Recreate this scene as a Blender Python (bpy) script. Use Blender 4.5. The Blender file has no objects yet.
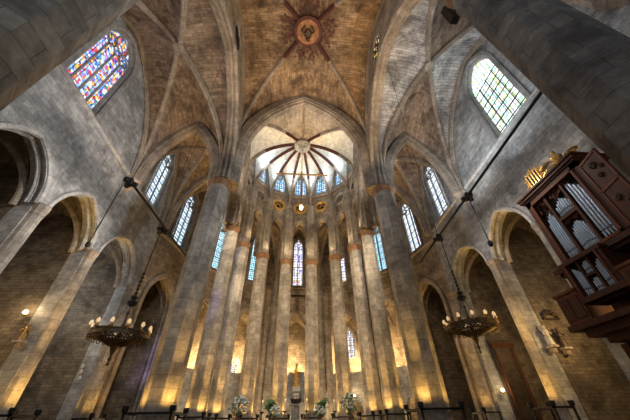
import bpy, bmesh, math, random
from math import sin, cos, pi, radians, sqrt, atan2
from mathutils import Vector as V
random.seed(7)
SC = bpy.context.scene
COL = SC.collection

# ------------------------------------------------------------------ mesh builder
class MB:
    def __init__(s):
        s.v = []; s.f = []; s.uv = []
    def face(s, pts, uv=None):
        b = len(s.v)
        s.v += [tuple(p) for p in pts]
        s.f.append(tuple(range(b, b + len(pts))))
        if uv is None:
            n = V((0, 0, 0))
            P = [V(p) for p in pts]
            for i in range(len(P)):
                a, c = P[i], P[(i + 1) % len(P)]
                n += a.cross(c)
            if n.length > 1e-12: n.normalize()
            if abs(n.z) < .75:
                t = V((-n.y, n.x, 0)); t.normalize()
                uv = [(t.dot(p), p.z) for p in P]
            else:
                uv = [(p.x, p.y) for p in P]
        s.uv.append([tuple(u) for u in uv])
    def grid(s, rows, uvs=None, closed=False):
        for i in range(len(rows) - 1):
            n = len(rows[i]); m = n if closed else n - 1
            for j in range(m):
                k = (j + 1) % n
                u = [uvs[i][j], uvs[i][k], uvs[i+1][k], uvs[i+1][j]] if uvs else None
                s.face([rows[i][j], rows[i][k], rows[i+1][k], rows[i+1][j]], u)
    def box(s, c, d, rz=0):
        cx, cy, cz = c; x, y, z = d[0]/2, d[1]/2, d[2]/2
        ca, sa = cos(rz), sin(rz)
        P = [(cx + a*x*ca - b*y*sa, cy + a*x*sa + b*y*ca, cz + e*z) for e in (-1, 1) for a, b in ((-1,-1),(1,-1),(1,1),(-1,1))]
        for q in ((3,2,1,0),(4,5,6,7),(0,1,5,4),(1,2,6,5),(2,3,7,6),(3,0,4,7)):
            s.face([P[i] for i in q])
    def prism(s, poly, z0, z1, caps=True):
        n = len(poly)
        for i in range(n):
            a, b = poly[i], poly[(i+1) % n]
            s.face([(a[0],a[1],z0),(b[0],b[1],z0),(b[0],b[1],z1),(a[0],a[1],z1)])
        if caps:
            s.face([(p[0],p[1],z1) for p in poly]); s.face([(p[0],p[1],z0) for p in reversed(poly)])
    def lathe(s, prof, c=(0,0,0), seg=12, rot=0):
        rows = [[(c[0]+r*cos(rot+2*pi*j/seg), c[1]+r*sin(rot+2*pi*j/seg), c[2]+z) for j in range(seg)] for r, z in prof]
        s.grid(rows, closed=True)
        s.face(list(reversed(rows[0]))); s.face(rows[-1])
    def ball(s, c, r, seg=8, sc=(1,1,1)):
        n = max(4, seg//2+1)
        rows = [[(c[0]+sc[0]*r*sin(pi*i/n)*cos(2*pi*j/seg), c[1]+sc[1]*r*sin(pi*i/n)*sin(2*pi*j/seg), c[2]-sc[2]*r*cos(pi*i/n)) for j in range(seg)] for i in range(n+1)]
        s.grid(rows, closed=True)
    def tube(s, path, r, seg=6, closed=False):
        P = [V(p) for p in path]; n = len(P); rows = []
        for i in range(n):
            t = (P[(i+1) % n] - P[i-1]) if closed else (P[min(i+1, n-1)] - P[max(i-1, 0)])
            t.normalize()
            a = t.cross(V((0,0,1)))
            if a.length < .05: a = t.cross(V((1,0,0)))
            a.normalize(); b = t.cross(a)
            rr = r[i] if isinstance(r, (list, tuple)) else r
            rows.append([P[i] + rr*(a*cos(2*pi*j/seg) + b*sin(2*pi*j/seg)) for j in range(seg)])
        if closed: rows.append(rows[0])
        s.grid(rows, closed=True)
        if not closed:
            s.face(list(reversed(rows[0]))); s.face(rows[-1])
    def sweep(s, path, n, prof, closed=False, mode='down'):
        P = [V(p) for p in path]; n = V(n); n.normalize(); N = len(P)
        T = []
        for i in range(N):
            t = (P[(i+1) % N] - P[i-1]) if closed else (P[min(i+1, N-1)] - P[max(i-1, 0)])
            t.normalize(); T.append(t)
        S = [t.cross(n) for t in T]
        k = N//4
        if mode == 'down': flip = sum(x.z for x in S) > 0
        else:
            c = sum(P, V((0,0,0)))/N; flip = S[k].dot(c - P[k]) < 0
        if flip: S = [-x for x in S]
        rows = []; uvs = []; L = 0
        cum = [0]
        for j in range(len(prof)):
            a, b = prof[j], prof[(j+1) % len(prof)]
            cum.append(cum[-1] + sqrt((a[0]-b[0])**2 + (a[1]-b[1])**2))
        for i in range(N + (1 if closed else 0)):
            q = i % N
            if i: L += (P[q] - P[i-1]).length
            rows.append([P[q] + S[q]*a + n*b for a, b in prof]); rows[-1].append(rows[-1][0])
            uvs.append([(L, c) for c in cum])
        s.grid(rows, uvs)
        if not closed:
            s.face(list(reversed(rows[0][:-1]))); s.face(rows[-1][:-1])
    def build(s, name, mat, parent=None, smooth=False, merge=True):
        me = bpy.data.meshes.new(name)
        me.from_pydata(s.v, [], s.f)
        ul = me.uv_layers.new(name='UVMap')
        flat = [c for f in s.uv for u in f for c in u]
        ul.data.foreach_set('uv', flat)
        if merge:
            bm = bmesh.new(); bm.from_mesh(me)
            bmesh.ops.remove_doubles(bm, verts=bm.verts, dist=1e-4)
            bmesh.ops.recalc_face_normals(bm, faces=bm.faces)
            bm.to_mesh(me); bm.free()
        if mat: me.materials.append(mat)
        if smooth:
            me.polygons.foreach_set('use_smooth', [True]*len(me.polygons))
            try: me.set_sharp_from_angle(angle=radians(smooth if smooth is not True else 45))
            except Exception: pass
        o = bpy.data.objects.new(name, me); COL.objects.link(o)
        if parent: o.parent = parent
        return o

def tag(o, label, cat, group=None, kind=None):
    o['label'] = label; o['category'] = cat
    if group: o['group'] = group
    if kind: o['kind'] = kind
    return o
def thing(name, label, cat, loc=(0,0,0), rz=0, group=None, kind=None):
    o = bpy.data.objects.new(name, None); COL.objects.link(o)
    o.location = loc; o.rotation_euler = (0, 0, rz); o.empty_display_size = .2
    return tag(o, label, cat, group, kind)
def copy_tree(o, parent=None):
    c = o.copy(); COL.objects.link(c)
    if parent: c.parent = parent
    for ch in list(o.children): copy_tree(ch, c)
    return c

# ------------------------------------------------------------------ materials
def newmat(name):
    m = bpy.data.materials.new(name); m.use_nodes = True
    nt = m.node_tree; nt.nodes.clear()
    return m, nt, nt.nodes, nt.links
def rgba(c): return (c[0], c[1], c[2], 1)
def stone(name, c1, c2, mortar, bw=.8, bh=.4, ms=.012, stain=(.08,.07,.06), amt=.5, bump=.5, ns=.35, blotch=.35):
    m, nt, N, L = newmat(name)
    out = N.new('ShaderNodeOutputMaterial'); bs = N.new('ShaderNodeBsdfPrincipled')
    bs.inputs['Roughness'].default_value = .92; bs.inputs['Specular IOR Level'].default_value = .15
    uv = N.new('ShaderNodeUVMap'); tc = N.new('ShaderNodeTexCoord')
    br = N.new('ShaderNodeTexBrick'); br.inputs['Scale'].default_value = 1
    br.inputs['Color1'].default_value = rgba(c1); br.inputs['Color2'].default_value = rgba(c2); br.inputs['Mortar'].default_value = rgba(mortar)
    br.inputs['Mortar Size'].default_value = ms; br.inputs['Mortar Smooth'].default_value = .4
    br.inputs['Brick Width'].default_value = bw; br.inputs['Row Height'].default_value = bh
    wob = N.new('ShaderNodeTexNoise'); wob.inputs['Scale'].default_value = 1.3; wob.inputs['Detail'].default_value = 2
    mv = N.new('ShaderNodeVectorMath'); mv.operation = 'MULTIPLY_ADD'
    mv.inputs[1].default_value = (.06, .06, 0)
    L.new(tc.outputs['Object'], wob.inputs['Vector']); L.new(wob.outputs['Color'], mv.inputs[0]); L.new(uv.outputs[0], mv.inputs[2])
    L.new(mv.outputs[0], br.inputs['Vector'])
    # blotches
    n1 = N.new('ShaderNodeTexNoise'); n1.inputs['Scale'].default_value = ns; n1.inputs['Detail'].default_value = 8; n1.inputs['Roughness'].default_value = .65
    n2 = N.new('ShaderNodeTexNoise'); n2.inputs['Scale'].default_value = 2.6; n2.inputs['Detail'].default_value = 10; n2.inputs['Roughness'].default_value = .75
    L.new(tc.outputs['Object'], n1.inputs['Vector']); L.new(tc.outputs['Object'], n2.inputs['Vector'])
    r1 = N.new('ShaderNodeMapRange'); r1.inputs[1].default_value = .35; r1.inputs[2].default_value = .65; r1.inputs[3].default_value = 1 - blotch; r1.inputs[4].default_value = 1 + blotch
    L.new(n1.outputs['Fac'], r1.inputs[0])
    r2 = N.new('ShaderNodeMapRange'); r2.inputs[1].default_value = .3; r2.inputs[2].default_value = .7; r2.inputs[3].default_value = .62; r2.inputs[4].default_value = 1.38
    L.new(n2.outputs['Fac'], r2.inputs[0])
    mu = N.new('ShaderNodeMath'); mu.operation = 'MULTIPLY'; L.new(r1.outputs[0], mu.inputs[0]); L.new(r2.outputs[0], mu.inputs[1])
    mx = N.new('ShaderNodeVectorMath'); mx.operation = 'SCALE'; L.new(br.outputs['Color'], mx.inputs[0]); L.new(mu.outputs[0], mx.inputs['Scale'])
    # stains
    n3 = N.new('ShaderNodeTexNoise'); n3.inputs['Scale'].default_value = .55; n3.inputs['Detail'].default_value = 9; n3.inputs['Roughness'].default_value = .7
    n3.inputs['Distortion'].default_value = .6
    L.new(tc.outputs['Object'], n3.inputs['Vector'])
    r3 = N.new('ShaderNodeMapRange'); r3.inputs[1].default_value = .5; r3.inputs[2].default_value = .68; r3.inputs[3].default_value = 0; r3.inputs[4].default_value = amt
    L.new(n3.outputs['Fac'], r3.inputs[0])
    sm = N.new('ShaderNodeMix'); sm.data_type = 'RGBA'; L.new(r3.outputs[0], sm.inputs['Factor']); L.new(mx.outputs[0], sm.inputs[6]); sm.inputs[7].default_value = rgba(stain)
    L.new(sm.outputs[2], bs.inputs['Base Color'])
    bp = N.new('ShaderNodeBump'); bp.inputs['Strength'].default_value = bump; bp.inputs['Distance'].default_value = .05
    ad = N.new('ShaderNodeMath'); ad.operation = 'SUBTRACT'; L.new(n2.outputs['Fac'], ad.inputs[0]); L.new(br.outputs['Fac'], ad.inputs[1])
    L.new(ad.outputs[0], bp.inputs['Height']); L.new(bp.outputs[0], bs.inputs['Normal'])
    L.new(bs.outputs[0], out.inputs[0])
    return m
def plain(name, c, rough=.6, metal=0, var=.25, ns=6, emit=None, es=0, bump=.15):
    m, nt, N, L = newmat(name)
    out = N.new('ShaderNodeOutputMaterial'); bs = N.new('ShaderNodeBsdfPrincipled')
    bs.inputs['Roughness'].default_value = rough; bs.inputs['Metallic'].default_value = metal
    tc = N.new('ShaderNodeTexCoord'); n = N.new('ShaderNodeTexNoise'); n.inputs['Scale'].default_value = ns; n.inputs['Detail'].default_value = 5
    L.new(tc.outputs['Object'], n.inputs['Vector'])
    r = N.new('ShaderNodeMapRange'); r.inputs[1].default_value = .3; r.inputs[2].default_value = .7; r.inputs[3].default_value = 1-var; r.inputs[4].default_value = 1+var
    L.new(n.outputs['Fac'], r.inputs[0])
    mx = N.new('ShaderNodeVectorMath'); mx.operation = 'SCALE'; mx.inputs[0].default_value = c; L.new(r.outputs[0], mx.inputs['Scale'])
    L.new(mx.outputs[0], bs.inputs['Base Color'])
    bp = N.new('ShaderNodeBump'); bp.inputs['Strength'].default_value = bump; bp.inputs['Distance'].default_value = .02
    L.new(n.outputs['Fac'], bp.inputs['Height']); L.new(bp.outputs[0], bs.inputs['Normal'])
    if emit:
        bs.inputs['Emission Color'].default_value = rgba(emit); bs.inputs['Emission Strength'].default_value = es
    L.new(bs.outputs[0], out.inputs[0])
    return m
def wood(name, c1, c2):
    m, nt, N, L = newmat(name)
    out = N.new('ShaderNodeOutputMaterial'); bs = N.new('ShaderNodeBsdfPrincipled'); bs.inputs['Roughness'].default_value = .65; bs.inputs['Specular IOR Level'].default_value = .25
    tc = N.new('ShaderNodeTexCoord'); mp = N.new('ShaderNodeMapping'); mp.inputs['Scale'].default_value = (6, 6, .7)
    n = N.new('ShaderNodeTexNoise'); n.inputs['Scale'].default_value = 2; n.inputs['Detail'].default_value = 7; n.inputs['Distortion'].default_value = .8
    L.new(tc.outputs['Object'], mp.inputs[0]); L.new(mp.outputs[0], n.inputs['Vector'])
    cr = N.new('ShaderNodeValToRGB'); cr.color_ramp.elements[0].position = .3; cr.color_ramp.elements[1].position = .7
    cr.color_ramp.elements[0].color = rgba(c1); cr.color_ramp.elements[1].color = rgba(c2)
    L.new(n.outputs['Fac'], cr.inputs[0]); L.new(cr.outputs[0], bs.inputs['Base Color'])
    L.new(bs.outputs[0], out.inputs[0]); return m
def glass(name, tint, strength, colour=.5, cell=5., grid=(.28, .3), hue=(0, 1), trans=.3, sat=.9, lead=.02, val=1.0, pal=None):
    """stained glass: small coloured quarries between dark lead lines, lit by the sky behind"""
    m, nt, N, L = newmat(name)
    out = N.new('ShaderNodeOutputMaterial')
    uv = N.new('ShaderNodeUVMap')
    vo = N.new('ShaderNodeTexVoronoi'); vo.voronoi_dimensions = '2D'; vo.inputs['Scale'].default_value = cell
    L.new(uv.outputs[0], vo.inputs['Vector'])
    sp = N.new('ShaderNodeSeparateColor'); L.new(vo.outputs['Color'], sp.inputs[0])
    hr = N.new('ShaderNodeMapRange'); hr.inputs[3].default_value = hue[0]; hr.inputs[4].default_value = hue[1]
    L.new(sp.outputs[0], hr.inputs[0])
    ch = N.new('ShaderNodeCombineColor'); ch.mode = 'HSV'; L.new(hr.outputs[0], ch.inputs[0]); ch.inputs[1].default_value = sat; ch.inputs[2].default_value = val
    if pal:
        ch = N.new('ShaderNodeValToRGB'); ch.color_ramp.interpolation = 'CONSTANT'
        E = ch.color_ramp.elements
        for k, c in enumerate(pal):
            e = E[k] if k < 2 else E.new(k/len(pal))
            e.position = k/len(pal); e.color = rgba(c)
        L.new(sp.outputs[0], ch.inputs[0])
    th = N.new('ShaderNodeMath'); th.operation = 'LESS_THAN'; th.inputs[1].default_value = colour; L.new(sp.outputs[1], th.inputs[0])
    mx = N.new('ShaderNodeMix'); mx.data_type = 'RGBA'; mx.inputs[6].default_value = rgba(tint); L.new(ch.outputs[0], mx.inputs[7]); L.new(th.outputs[0], mx.inputs['Factor'])
    vr = N.new('ShaderNodeMapRange'); vr.inputs[3].default_value = .6; vr.inputs[4].default_value = 1.1; L.new(sp.outputs[2], vr.inputs[0])
    sc = N.new('ShaderNodeVectorMath'); sc.operation = 'SCALE'; L.new(mx.outputs[2], sc.inputs[0]); L.new(vr.outputs[0], sc.inputs['Scale'])
    br = N.new('ShaderNodeTexBrick'); br.offset = 0; br.inputs['Scale'].default_value = 1; br.inputs['Brick Width'].default_value = grid[0]; br.inputs['Row Height'].default_value = grid[1]
    br.inputs['Mortar Size'].default_value = lead; br.inputs['Mortar Smooth'].default_value = .1
    br.inputs['Color1'].default_value = (1,1,1,1); br.inputs['Color2'].default_value = (1,1,1,1); br.inputs['Mortar'].default_value = (.02,.02,.02,1)
    L.new(uv.outputs[0], br.inputs['Vector'])
    mm = N.new('ShaderNodeMix'); mm.data_type = 'RGBA'; mm.blend_type = 'MULTIPLY'; mm.inputs['Factor'].default_value = 1
    L.new(sc.outputs[0], mm.inputs[6]); L.new(br.outputs['Color'], mm.inputs[7])
    em = N.new('ShaderNodeEmission'); em.inputs['Strength'].default_value = strength; L.new(mm.outputs[2], em.inputs[0])
    tr = N.new('ShaderNodeBsdfTransparent'); L.new(mm.outputs[2], tr.inputs[0])
    ms = N.new('ShaderNodeMixShader'); ms.inputs[0].default_value = trans; L.new(em.outputs[0], ms.inputs[1]); L.new(tr.outputs[0], ms.inputs[2])
    L.new(ms.outputs[0], out.inputs[0]); return m
def emitter(name, c, s):
    m, nt, N, L = newmat(name)
    out = N.new('ShaderNodeOutputMaterial'); e = N.new('ShaderNodeEmission'); e.inputs[0].default_value = rgba(c); e.inputs[1].default_value = s
    L.new(e.outputs[0], out.inputs[0]); return m

M = {}
M['pier']   = stone('pier_stone', (.36,.315,.26), (.26,.228,.195), (.17,.15,.125), 1.1, .52, .012, stain=(.085,.07,.058), amt=.6, blotch=.42, bump=.35)
M['dpier']  = stone('dark_pier_stone', (.21,.185,.165), (.14,.125,.112), (.10,.088,.08), 1.1, .52, .012, stain=(.05,.042,.036), amt=.75, blotch=.4)  # darker version of the pier stone, for the right corner pier
M['wall']   = stone('wall_ashlar', (.38,.37,.355), (.255,.247,.24), (.18,.175,.17), .62, .3, .011, stain=(.085,.08,.078), amt=.7, blotch=.32, bump=.35)
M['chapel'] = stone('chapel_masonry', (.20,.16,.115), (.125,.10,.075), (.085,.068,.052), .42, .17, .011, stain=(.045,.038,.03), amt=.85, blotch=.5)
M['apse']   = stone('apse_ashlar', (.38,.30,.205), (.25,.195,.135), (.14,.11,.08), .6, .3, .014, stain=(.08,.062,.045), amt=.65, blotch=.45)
M['vault']  = stone('vault_stone', (.34,.235,.145), (.20,.135,.085), (.12,.08,.055), .75, .27, .015, stain=(.05,.032,.022), amt=.85, blotch=.5)
M['avault'] = stone('aisle_vault_stone', (.30,.23,.175), (.18,.135,.105), (.12,.092,.075), .7, .27, .015, stain=(.045,.033,.028), amt=.9, blotch=.5)
M['gvault'] = stone('grey_vault_stone', (.48,.46,.455), (.31,.30,.295), (.18,.17,.17), .8, .25, .018, stain=(.06,.057,.057), amt=.95, blotch=.4)
M['pvault'] = stone('front_vault_stone', (.46,.38,.29), (.36,.29,.22), (.2,.16,.12), .9, .3, .012, stain=(.14,.11,.08), amt=.7)
M['plaster']= stone('apse_plaster', (.74,.74,.70), (.66,.67,.65), (.58,.58,.55), 1.1, .5, .01, stain=(.40,.38,.34), amt=.45, bump=.15, blotch=.15)
M['trim']   = stone('grey_moulding_stone', (.40,.385,.365), (.31,.30,.285), (.2,.19,.18), 1.2, 1.0, .01, stain=(.11,.10,.095), amt=.5)
M['rib']    = stone('rib_stone', (.36,.30,.24), (.28,.235,.19), (.16,.13,.11), .7, .8, .012, stain=(.09,.07,.055), amt=.5)
M['cap']    = stone('capital_stone', (.27,.155,.085), (.22,.12,.07), (.15,.09,.06), .9, .5, .01, stain=(.10,.06,.04), amt=.5)
M['redrib'] = plain('red_painted_stone', (.085,.022,.015), .7, var=.45, ns=4)
M['floor']  = stone('floor_slabs', (.22,.19,.16), (.17,.15,.13), (.08,.07,.06), 1.0, 1.0, .01)
M['roof']   = plain('roof_tile', (.25,.18,.14), .9)
M['iron']   = plain('black_iron', (.018,.017,.018), .5, .6)
M['brass']  = plain('aged_brass', (.30,.19,.07), .4, .8, var=.4)
M['darkbrass'] = plain('dark_bronze', (.075,.05,.028), .5, .6, var=.4)
M['gold']   = plain('gilding', (.62,.36,.09), .35, .6, var=.35)
M['wood']   = wood('organ_wood', (.045,.015,.006), (.085,.027,.011))
M['wood2']  = wood('red_brown_wood', (.09,.026,.009), (.16,.047,.016))
M['tin']    = plain('organ_pipe_tin', (.42,.45,.50), .32, .75, var=.12)
M['dark']   = plain('dark_recess', (.012,.010,.010), .9)
M['bulb']   = emitter('warm_bulb', (1,.62,.25), 3.0)
M['flame']  = emitter('lamp_glow', (1,.70,.30), 6)
M['leaf']   = plain('leaf_green', (.08,.19,.06), .6, var=.5, ns=12)
M['paleleaf']= plain('pale_leaf', (.30,.38,.27), .6, var=.4, ns=12)
M['petal']  = plain('white_petal', (.75,.78,.76), .6, var=.15, ns=14)
M['pot']    = plain('terracotta_pot', (.20,.10,.06), .8)
M['lead']   = plain('window_lead', (.03,.03,.032), .6, .2)
M['tracery']= stone('tracery_stone', (.30,.28,.26), (.24,.225,.21), (.2,.19,.17), 1, 1, .01, amt=.3)
M['statue'] = plain('pale_marble', (.55,.50,.42), .6)
M['wax']    = plain('candle_wax', (.75,.68,.52), .5)
M['oil']    = plain('dark_painting', (.05,.035,.025), .4, var=.6, ns=3)
M['gl_left']  = glass('mosaic_glass', (.62,.75,1.), 1.15, .72, 6., (.5,.75), (0,1), .12, .88, .02, 1, [(.05,.14,.75),(.75,.08,.05),(.03,.06,.35),(.95,.62,.12),(.25,.5,1.),(.55,.12,.4),(.12,.3,.85),(.9,.85,.7),(.8,.3,.06),(.1,.35,.3)])
M['gl_right'] = glass('pale_lozenge_glass', (.95,.97,1.), 1.7, .42, 5., (.335,.42), (.1,.62), .2, .6, .022)
M['gl_pale']  = glass('pale_blue_glass', (.74,.87,1.), 1.55, .2, 6., (.24,.42), (.45,.66), .2, .5, .035)
M['gl_white'] = glass('white_blue_glass', (.87,.93,1.), 1.65, .15, 6., (.2,.36), (.5,.68), .2, .5, .03)
M['gl_cyan']  = glass('cyan_glass', (.60,.86,1.), 1.5, .3, 6., (.22,.3), (.45,.62), .2, .7, .035)
M['gl_axis']  = glass('axis_window_glass', (.92,.9,1.), 1.45, .45, 5., (.33,.42), (0,1), .2, .8, .03, 1, [(.35,.2,.8),(.95,.75,.15),(.15,.3,.9),(.9,.9,.95),(.8,.2,.15),(.6,.7,1.)])
M['gl_cler']  = glass('clerestory_glass', (.70,.86,1.), 1.25, .42, 5., (.3,.36), (.52,.66), .25, .75, .035)
M['gl_ocu']   = glass('oculus_glass', (1,.85,.5), 1.6, .6, 4., (.4,.4), (.02,.13), .1, .9, .04)
M['gl_low']   = glass('chapel_glass', (.88,.92,1.), 1.6, .35, 6., (.25,.3), (0,1), .2, .6, .03, 1, [(.5,.6,1.),(.9,.6,.6),(.35,.4,.8),(.95,.85,.6)])

# ------------------------------------------------------------------ geometry helpers
def half_arc(P0, P1, n=14):
    P0 = V(P0); P1 = V(P1)
    d = V((P1.x-P0.x, P1.y-P0.y, 0)); a = d.length; h = P1.z - P0.z; d.normalize()
    out = []
    if h >= a:
        R = (a*a + h*h)/(2*a); tm = math.acos(max(-1, (R-a)/R))
        for i in range(n+1):
            t = tm*i/n; out.append(P0 + d*(R - R*cos(t)) + V((0,0,R*sin(t))))
    else:
        for i in range(n+1):
            t = pi/2*i/n; out.append(P0 + d*(a*(1-cos(t))) + V((0,0,h*sin(t))))
    return out
def arch_path(A, B, spring, apex, n=12, leg=None):
    """pointed arch from A to B (xy), with optional straight legs down to z=leg"""
    m = ((A[0]+B[0])/2, (A[1]+B[1])/2, apex)
    p = half_arc((A[0],A[1],spring), m, n); q = half_arc((B[0],B[1],spring), m, n)
    P = p + q[::-1][1:]
    if leg is not None: P = [V((A[0],A[1],leg))] + P + [V((B[0],B[1],leg))]
    return P
class Op:
    def __init__(s, uc, hw, sill, spring, apex, n=9, kind='arch'):
        s.uc, s.hw, s.sill, s.spring, s.apex, s.kind = uc, hw, sill, spring, apex, kind
        if kind == 'arch':
            H = half_arc((-hw,0,spring), (0,0,apex), n)
            s.pts = [(uc+p.x, p.z) for p in H] + [(uc-p.x, p.z) for p in H[::-1][1:]]
            s.low = [sill]*len(s.pts)
        else:  # circle of radius hw about z=spring
            s.pts = [(uc-hw*cos(pi*i/16), spring+hw*sin(pi*i/16)) for i in range(17)]
            s.low = [2*spring-z for u, z in s.pts]
    def outline(s):
        if s.kind == 'arch':
            return [(s.uc-s.hw, s.sill)] + s.pts + [(s.uc+s.hw, s.sill)]
        return s.pts + [(u, 2*s.spring-z) for u, z in s.pts[::-1][1:-1]]
def frame_of(p0, p1, inward):
    a = V((p0[0],p0[1],0)); d = V((p1[0]-p0[0], p1[1]-p0[1], 0)); L = d.length; d.normalize()
    n = V((-d.y, d.x, 0))
    if n.dot(V((inward[0],inward[1],0)) - a) < 0: n = -n
    return a, d, n, L
def wallpanel(mb, fr, z0, z1, thick, ops, u0=0, u1=None):
    """wall along frame fr, inner face at offset 0, body going outwards by thick"""
    a, d, n, L = fr; u1 = L if u1 is None else u1
    def P(u, z, o): return a + d*u - n*o + V((0,0,z))
    def quad(ua, za0, za1, ub, zb0, zb1):
        if za1-za0 < 1e-5 and zb1-zb0 < 1e-5: return
        for o in (0, thick):
            mb.face([P(ua,za0,o),P(ub,zb0,o),P(ub,zb1,o),P(ua,za1,o)], [(ua,za0),(ub,zb0),(ub,zb1),(ua,za1)])
    cur = u0
    for op in sorted(ops, key=lambda o: o.uc):
        quad(cur, z0, z1, op.pts[0][0], z0, z1)
        for i in range(len(op.pts)-1):
            (ua, ta), (ub, tb) = op.pts[i], op.pts[i+1]
            quad(ua, z0, op.low[i], ub, z0, op.low[i+1])
            quad(ua, ta, z1, ub, tb, z1)
        O = op.outline(); k = len(O); acc = 0
        for i in range(k):
            p, q = O[i], O[(i+1) % k]
            if op.kind == 'arch' and i == k-1 and op.sill <= z0+1e-4: continue
            l = sqrt((p[0]-q[0])**2 + (p[1]-q[1])**2)
            mb.face([P(p[0],p[1],0),P(q[0],q[1],0),P(q[0],q[1],thick),P(p[0],p[1],thick)], [(0,acc),(0,acc+l),(thick,acc+l),(thick,acc)])
            acc += l
        cur = op.pts[-1][0]
    quad(cur, z0, z1, u1, z0, z1)
    # rims
    for u in (u0, u1): mb.face([P(u,z0,0),P(u,z0,thick),P(u,z1,thick),P(u,z1,0)])
    mb.face([P(u0,z1,0),P(u1,z1,0),P(u1,z1,thick),P(u0,z1,thick)])
def fpt(fr, u, z, o=0):
    a, d, n, L = fr
    return a + d*u + n*o + V((0,0,z))
ROLL = [(0,-.5),(.35,-.5),(.62,-.36),(.62,-.2),(.9,-.15),(1,0),(.9,.15),(.62,.2),(.62,.36),(.35,.5),(0,.5)]
def prof(depth, width, up=.1):
    return [(-up if a == 0 else a*depth, b*width) for a, b in ROLL]
BAND = [(0,-.5),(.55,-.5),(.62,-.42),(.78,-.4),(.8,-.3),(1,-.24),(1,.24),(.8,.3),(.78,.4),(.62,.42),(.55,.5),(0,.5)]
def band(depth, width, up=.1):
    return [(-up if a == 0 else a*depth, b*width) for a, b in BAND]

def web(mb, corner, spring, boss, apexpt, n=14, m=5):
    D = half_arc((corner[0],corner[1],spring), boss, n); B = half_arc((corner[0],corner[1],spring), apexpt, n)
    rows, uvs = [], []; l = 0
    for i in range(n+1):
        if i: l += ((D[i]-D[i-1]).length + (B[i]-B[i-1]).length)/2
        w = (D[i]-B[i]).length
        sag = .10*min(w, 3)
        rows.append([B[i].lerp(D[i], j/m) + V((0,0,sag*sin(pi*j/m))) for j in range(m+1)])
        uvs.append([(w*j/m, l) for j in range(m+1)])
    mb.grid(rows, uvs)
    return D
def vault(corners, springs, apexes, boss, apexpts=None):
    """returns list of webs (MB per cell) and the diagonal paths"""
    n = len(corners); D = [None]*n; cells = []
    for i in range(n):
        j = (i+1) % n
        c0, c1 = corners[i], corners[j]
        ap = apexpts[i] if apexpts and apexpts[i] else ((c0[0]+c1[0])/2, (c0[1]+c1[1])/2, apexes[i])
        mb = MB()
        D[i] = web(mb, c0, springs[i], boss, ap)
        web(mb, c1, springs[j], boss, ap)
        cells.append(mb)
    return cells, D
def rib(path, pr, name, mat, parent, lo=0, hi=None):
    p = path[lo:hi]
    t = p[-1] - p[0]; n = V((-t.y, t.x, 0))
    if n.length < 1e-6: n = V((1,0,0))
    mb = MB(); mb.sweep(p, n, pr, mode='down')
    return mb.build(name, mat, parent, smooth=40)

def octagon(c, r, rot=pi/8, n=8, sq=1):
    return [(c[0]+r*cos(rot+2*pi*i/n), c[1]+r*sin(rot+2*pi*i/n)) for i in range(n)]

# ------------------------------------------------------------------ plan
XN = 6.5; XW = 13.2; YA = 22.17; Y1 = 15.97; Y0 = 2.56; YB = Y0 - (Y1-Y0)
ZC = 16.4; ZB = 29.93
PA = [(-XN*cos(pi*i/7), YA + XN*sin(pi*i/7)) for i in range(8)]        # apse piers
PO = [(-XW*cos(pi*i/7), YA + XW*sin(pi*i/7)) for i in range(8)]        # ambulatory wall vertices
CA = (0, YA)
ROOT_C = None

# floor / ground
mb = MB(); mb.box((0, 12.5, -.25), (50, 62, .5)); tag(mb.build('floor', M['floor']), 'dark stone slab floor of the nave', 'floor', kind='structure')

# ------------------------------------------------------------------ piers
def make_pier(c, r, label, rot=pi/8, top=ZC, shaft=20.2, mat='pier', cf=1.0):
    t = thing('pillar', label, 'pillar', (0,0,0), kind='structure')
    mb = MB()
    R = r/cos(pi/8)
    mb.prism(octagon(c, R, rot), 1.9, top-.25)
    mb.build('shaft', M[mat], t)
    mb = MB()
    mb.prism(octagon(c, R*1.18, rot), 0, 1.45); 
    rows = [octagon(c, R*k, rot) for k in (1.18, 1.12, 1.02, 1.0)]
    zs = (1.45, 1.6, 1.7, 1.92)
    mb.grid([[(p[0],p[1],z) for p in q] for q, z in zip(rows, zs)], closed=True)
    mb.build('base', M['pier'], t)
    mb = MB()
    ks = (1.0, 1.0+.06*cf, 1.0+.04*cf, 1.0+.17*cf, 1.0+.2*cf, 1.0+.14*cf); zs = (top-.42, top-.34, top-.2, top-.02, top+.14, top+.2)
    rows = [[(p[0],p[1],z) for p in octagon(c, R*k, rot)] for k, z in zip(ks, zs)]
    mb.grid(rows, closed=True); mb.face(rows[-1]); mb.face(rows[0])
    mb.build('capital', M['cap'], t)
    # bundle of shafts rising above the capital
    mb = MB()
    mb.prism(octagon(c, R*.82, rot), top+.15, shaft)
    for k in range(8):
        a = rot + pi/8 + k*pi/4
        p = (c[0]+R*.72*cos(a), c[1]+R*.72*sin(a))
        mb.lathe([(r*.2, top+.15), (r*.2, shaft)], (p[0],p[1],0), 8)
    mb.build('shaft_bundle', M['rib'], t, smooth=40)
    return t
make_pier((-XN, Y0), .78, 'massive octagonal pier slanting across the top left corner beside the coloured window', shaft=19.5)
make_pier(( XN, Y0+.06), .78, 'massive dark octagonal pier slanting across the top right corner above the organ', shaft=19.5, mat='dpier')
make_pier((-XN, Y1), .74, 'tall grey octagonal pier between left aisle chandelier and the apse', shaft=20.2, cf=.7)
make_pier(( XN, Y1), .74, 'tall grey octagonal pier between right aisle chandelier and the apse', shaft=20.2, cf=.7)
ORD = ['outermost apse pier on the left, standing next to the tall grey nave pier',
       'second apse pier from the left with one blue grey daylit face',
       'third apse pier from the left, rising behind the large white flower arrangement',
       'apse pier just left of the gilded statue and axis window',
       'apse pier just right of the gilded statue and axis window',
       'third apse pier from the right, left of the round white flower arrangement',
       'second apse pier from the right, lit yellow at its foot',
       'outermost apse pier on the right, standing next to the tall grey nave pier']
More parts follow.
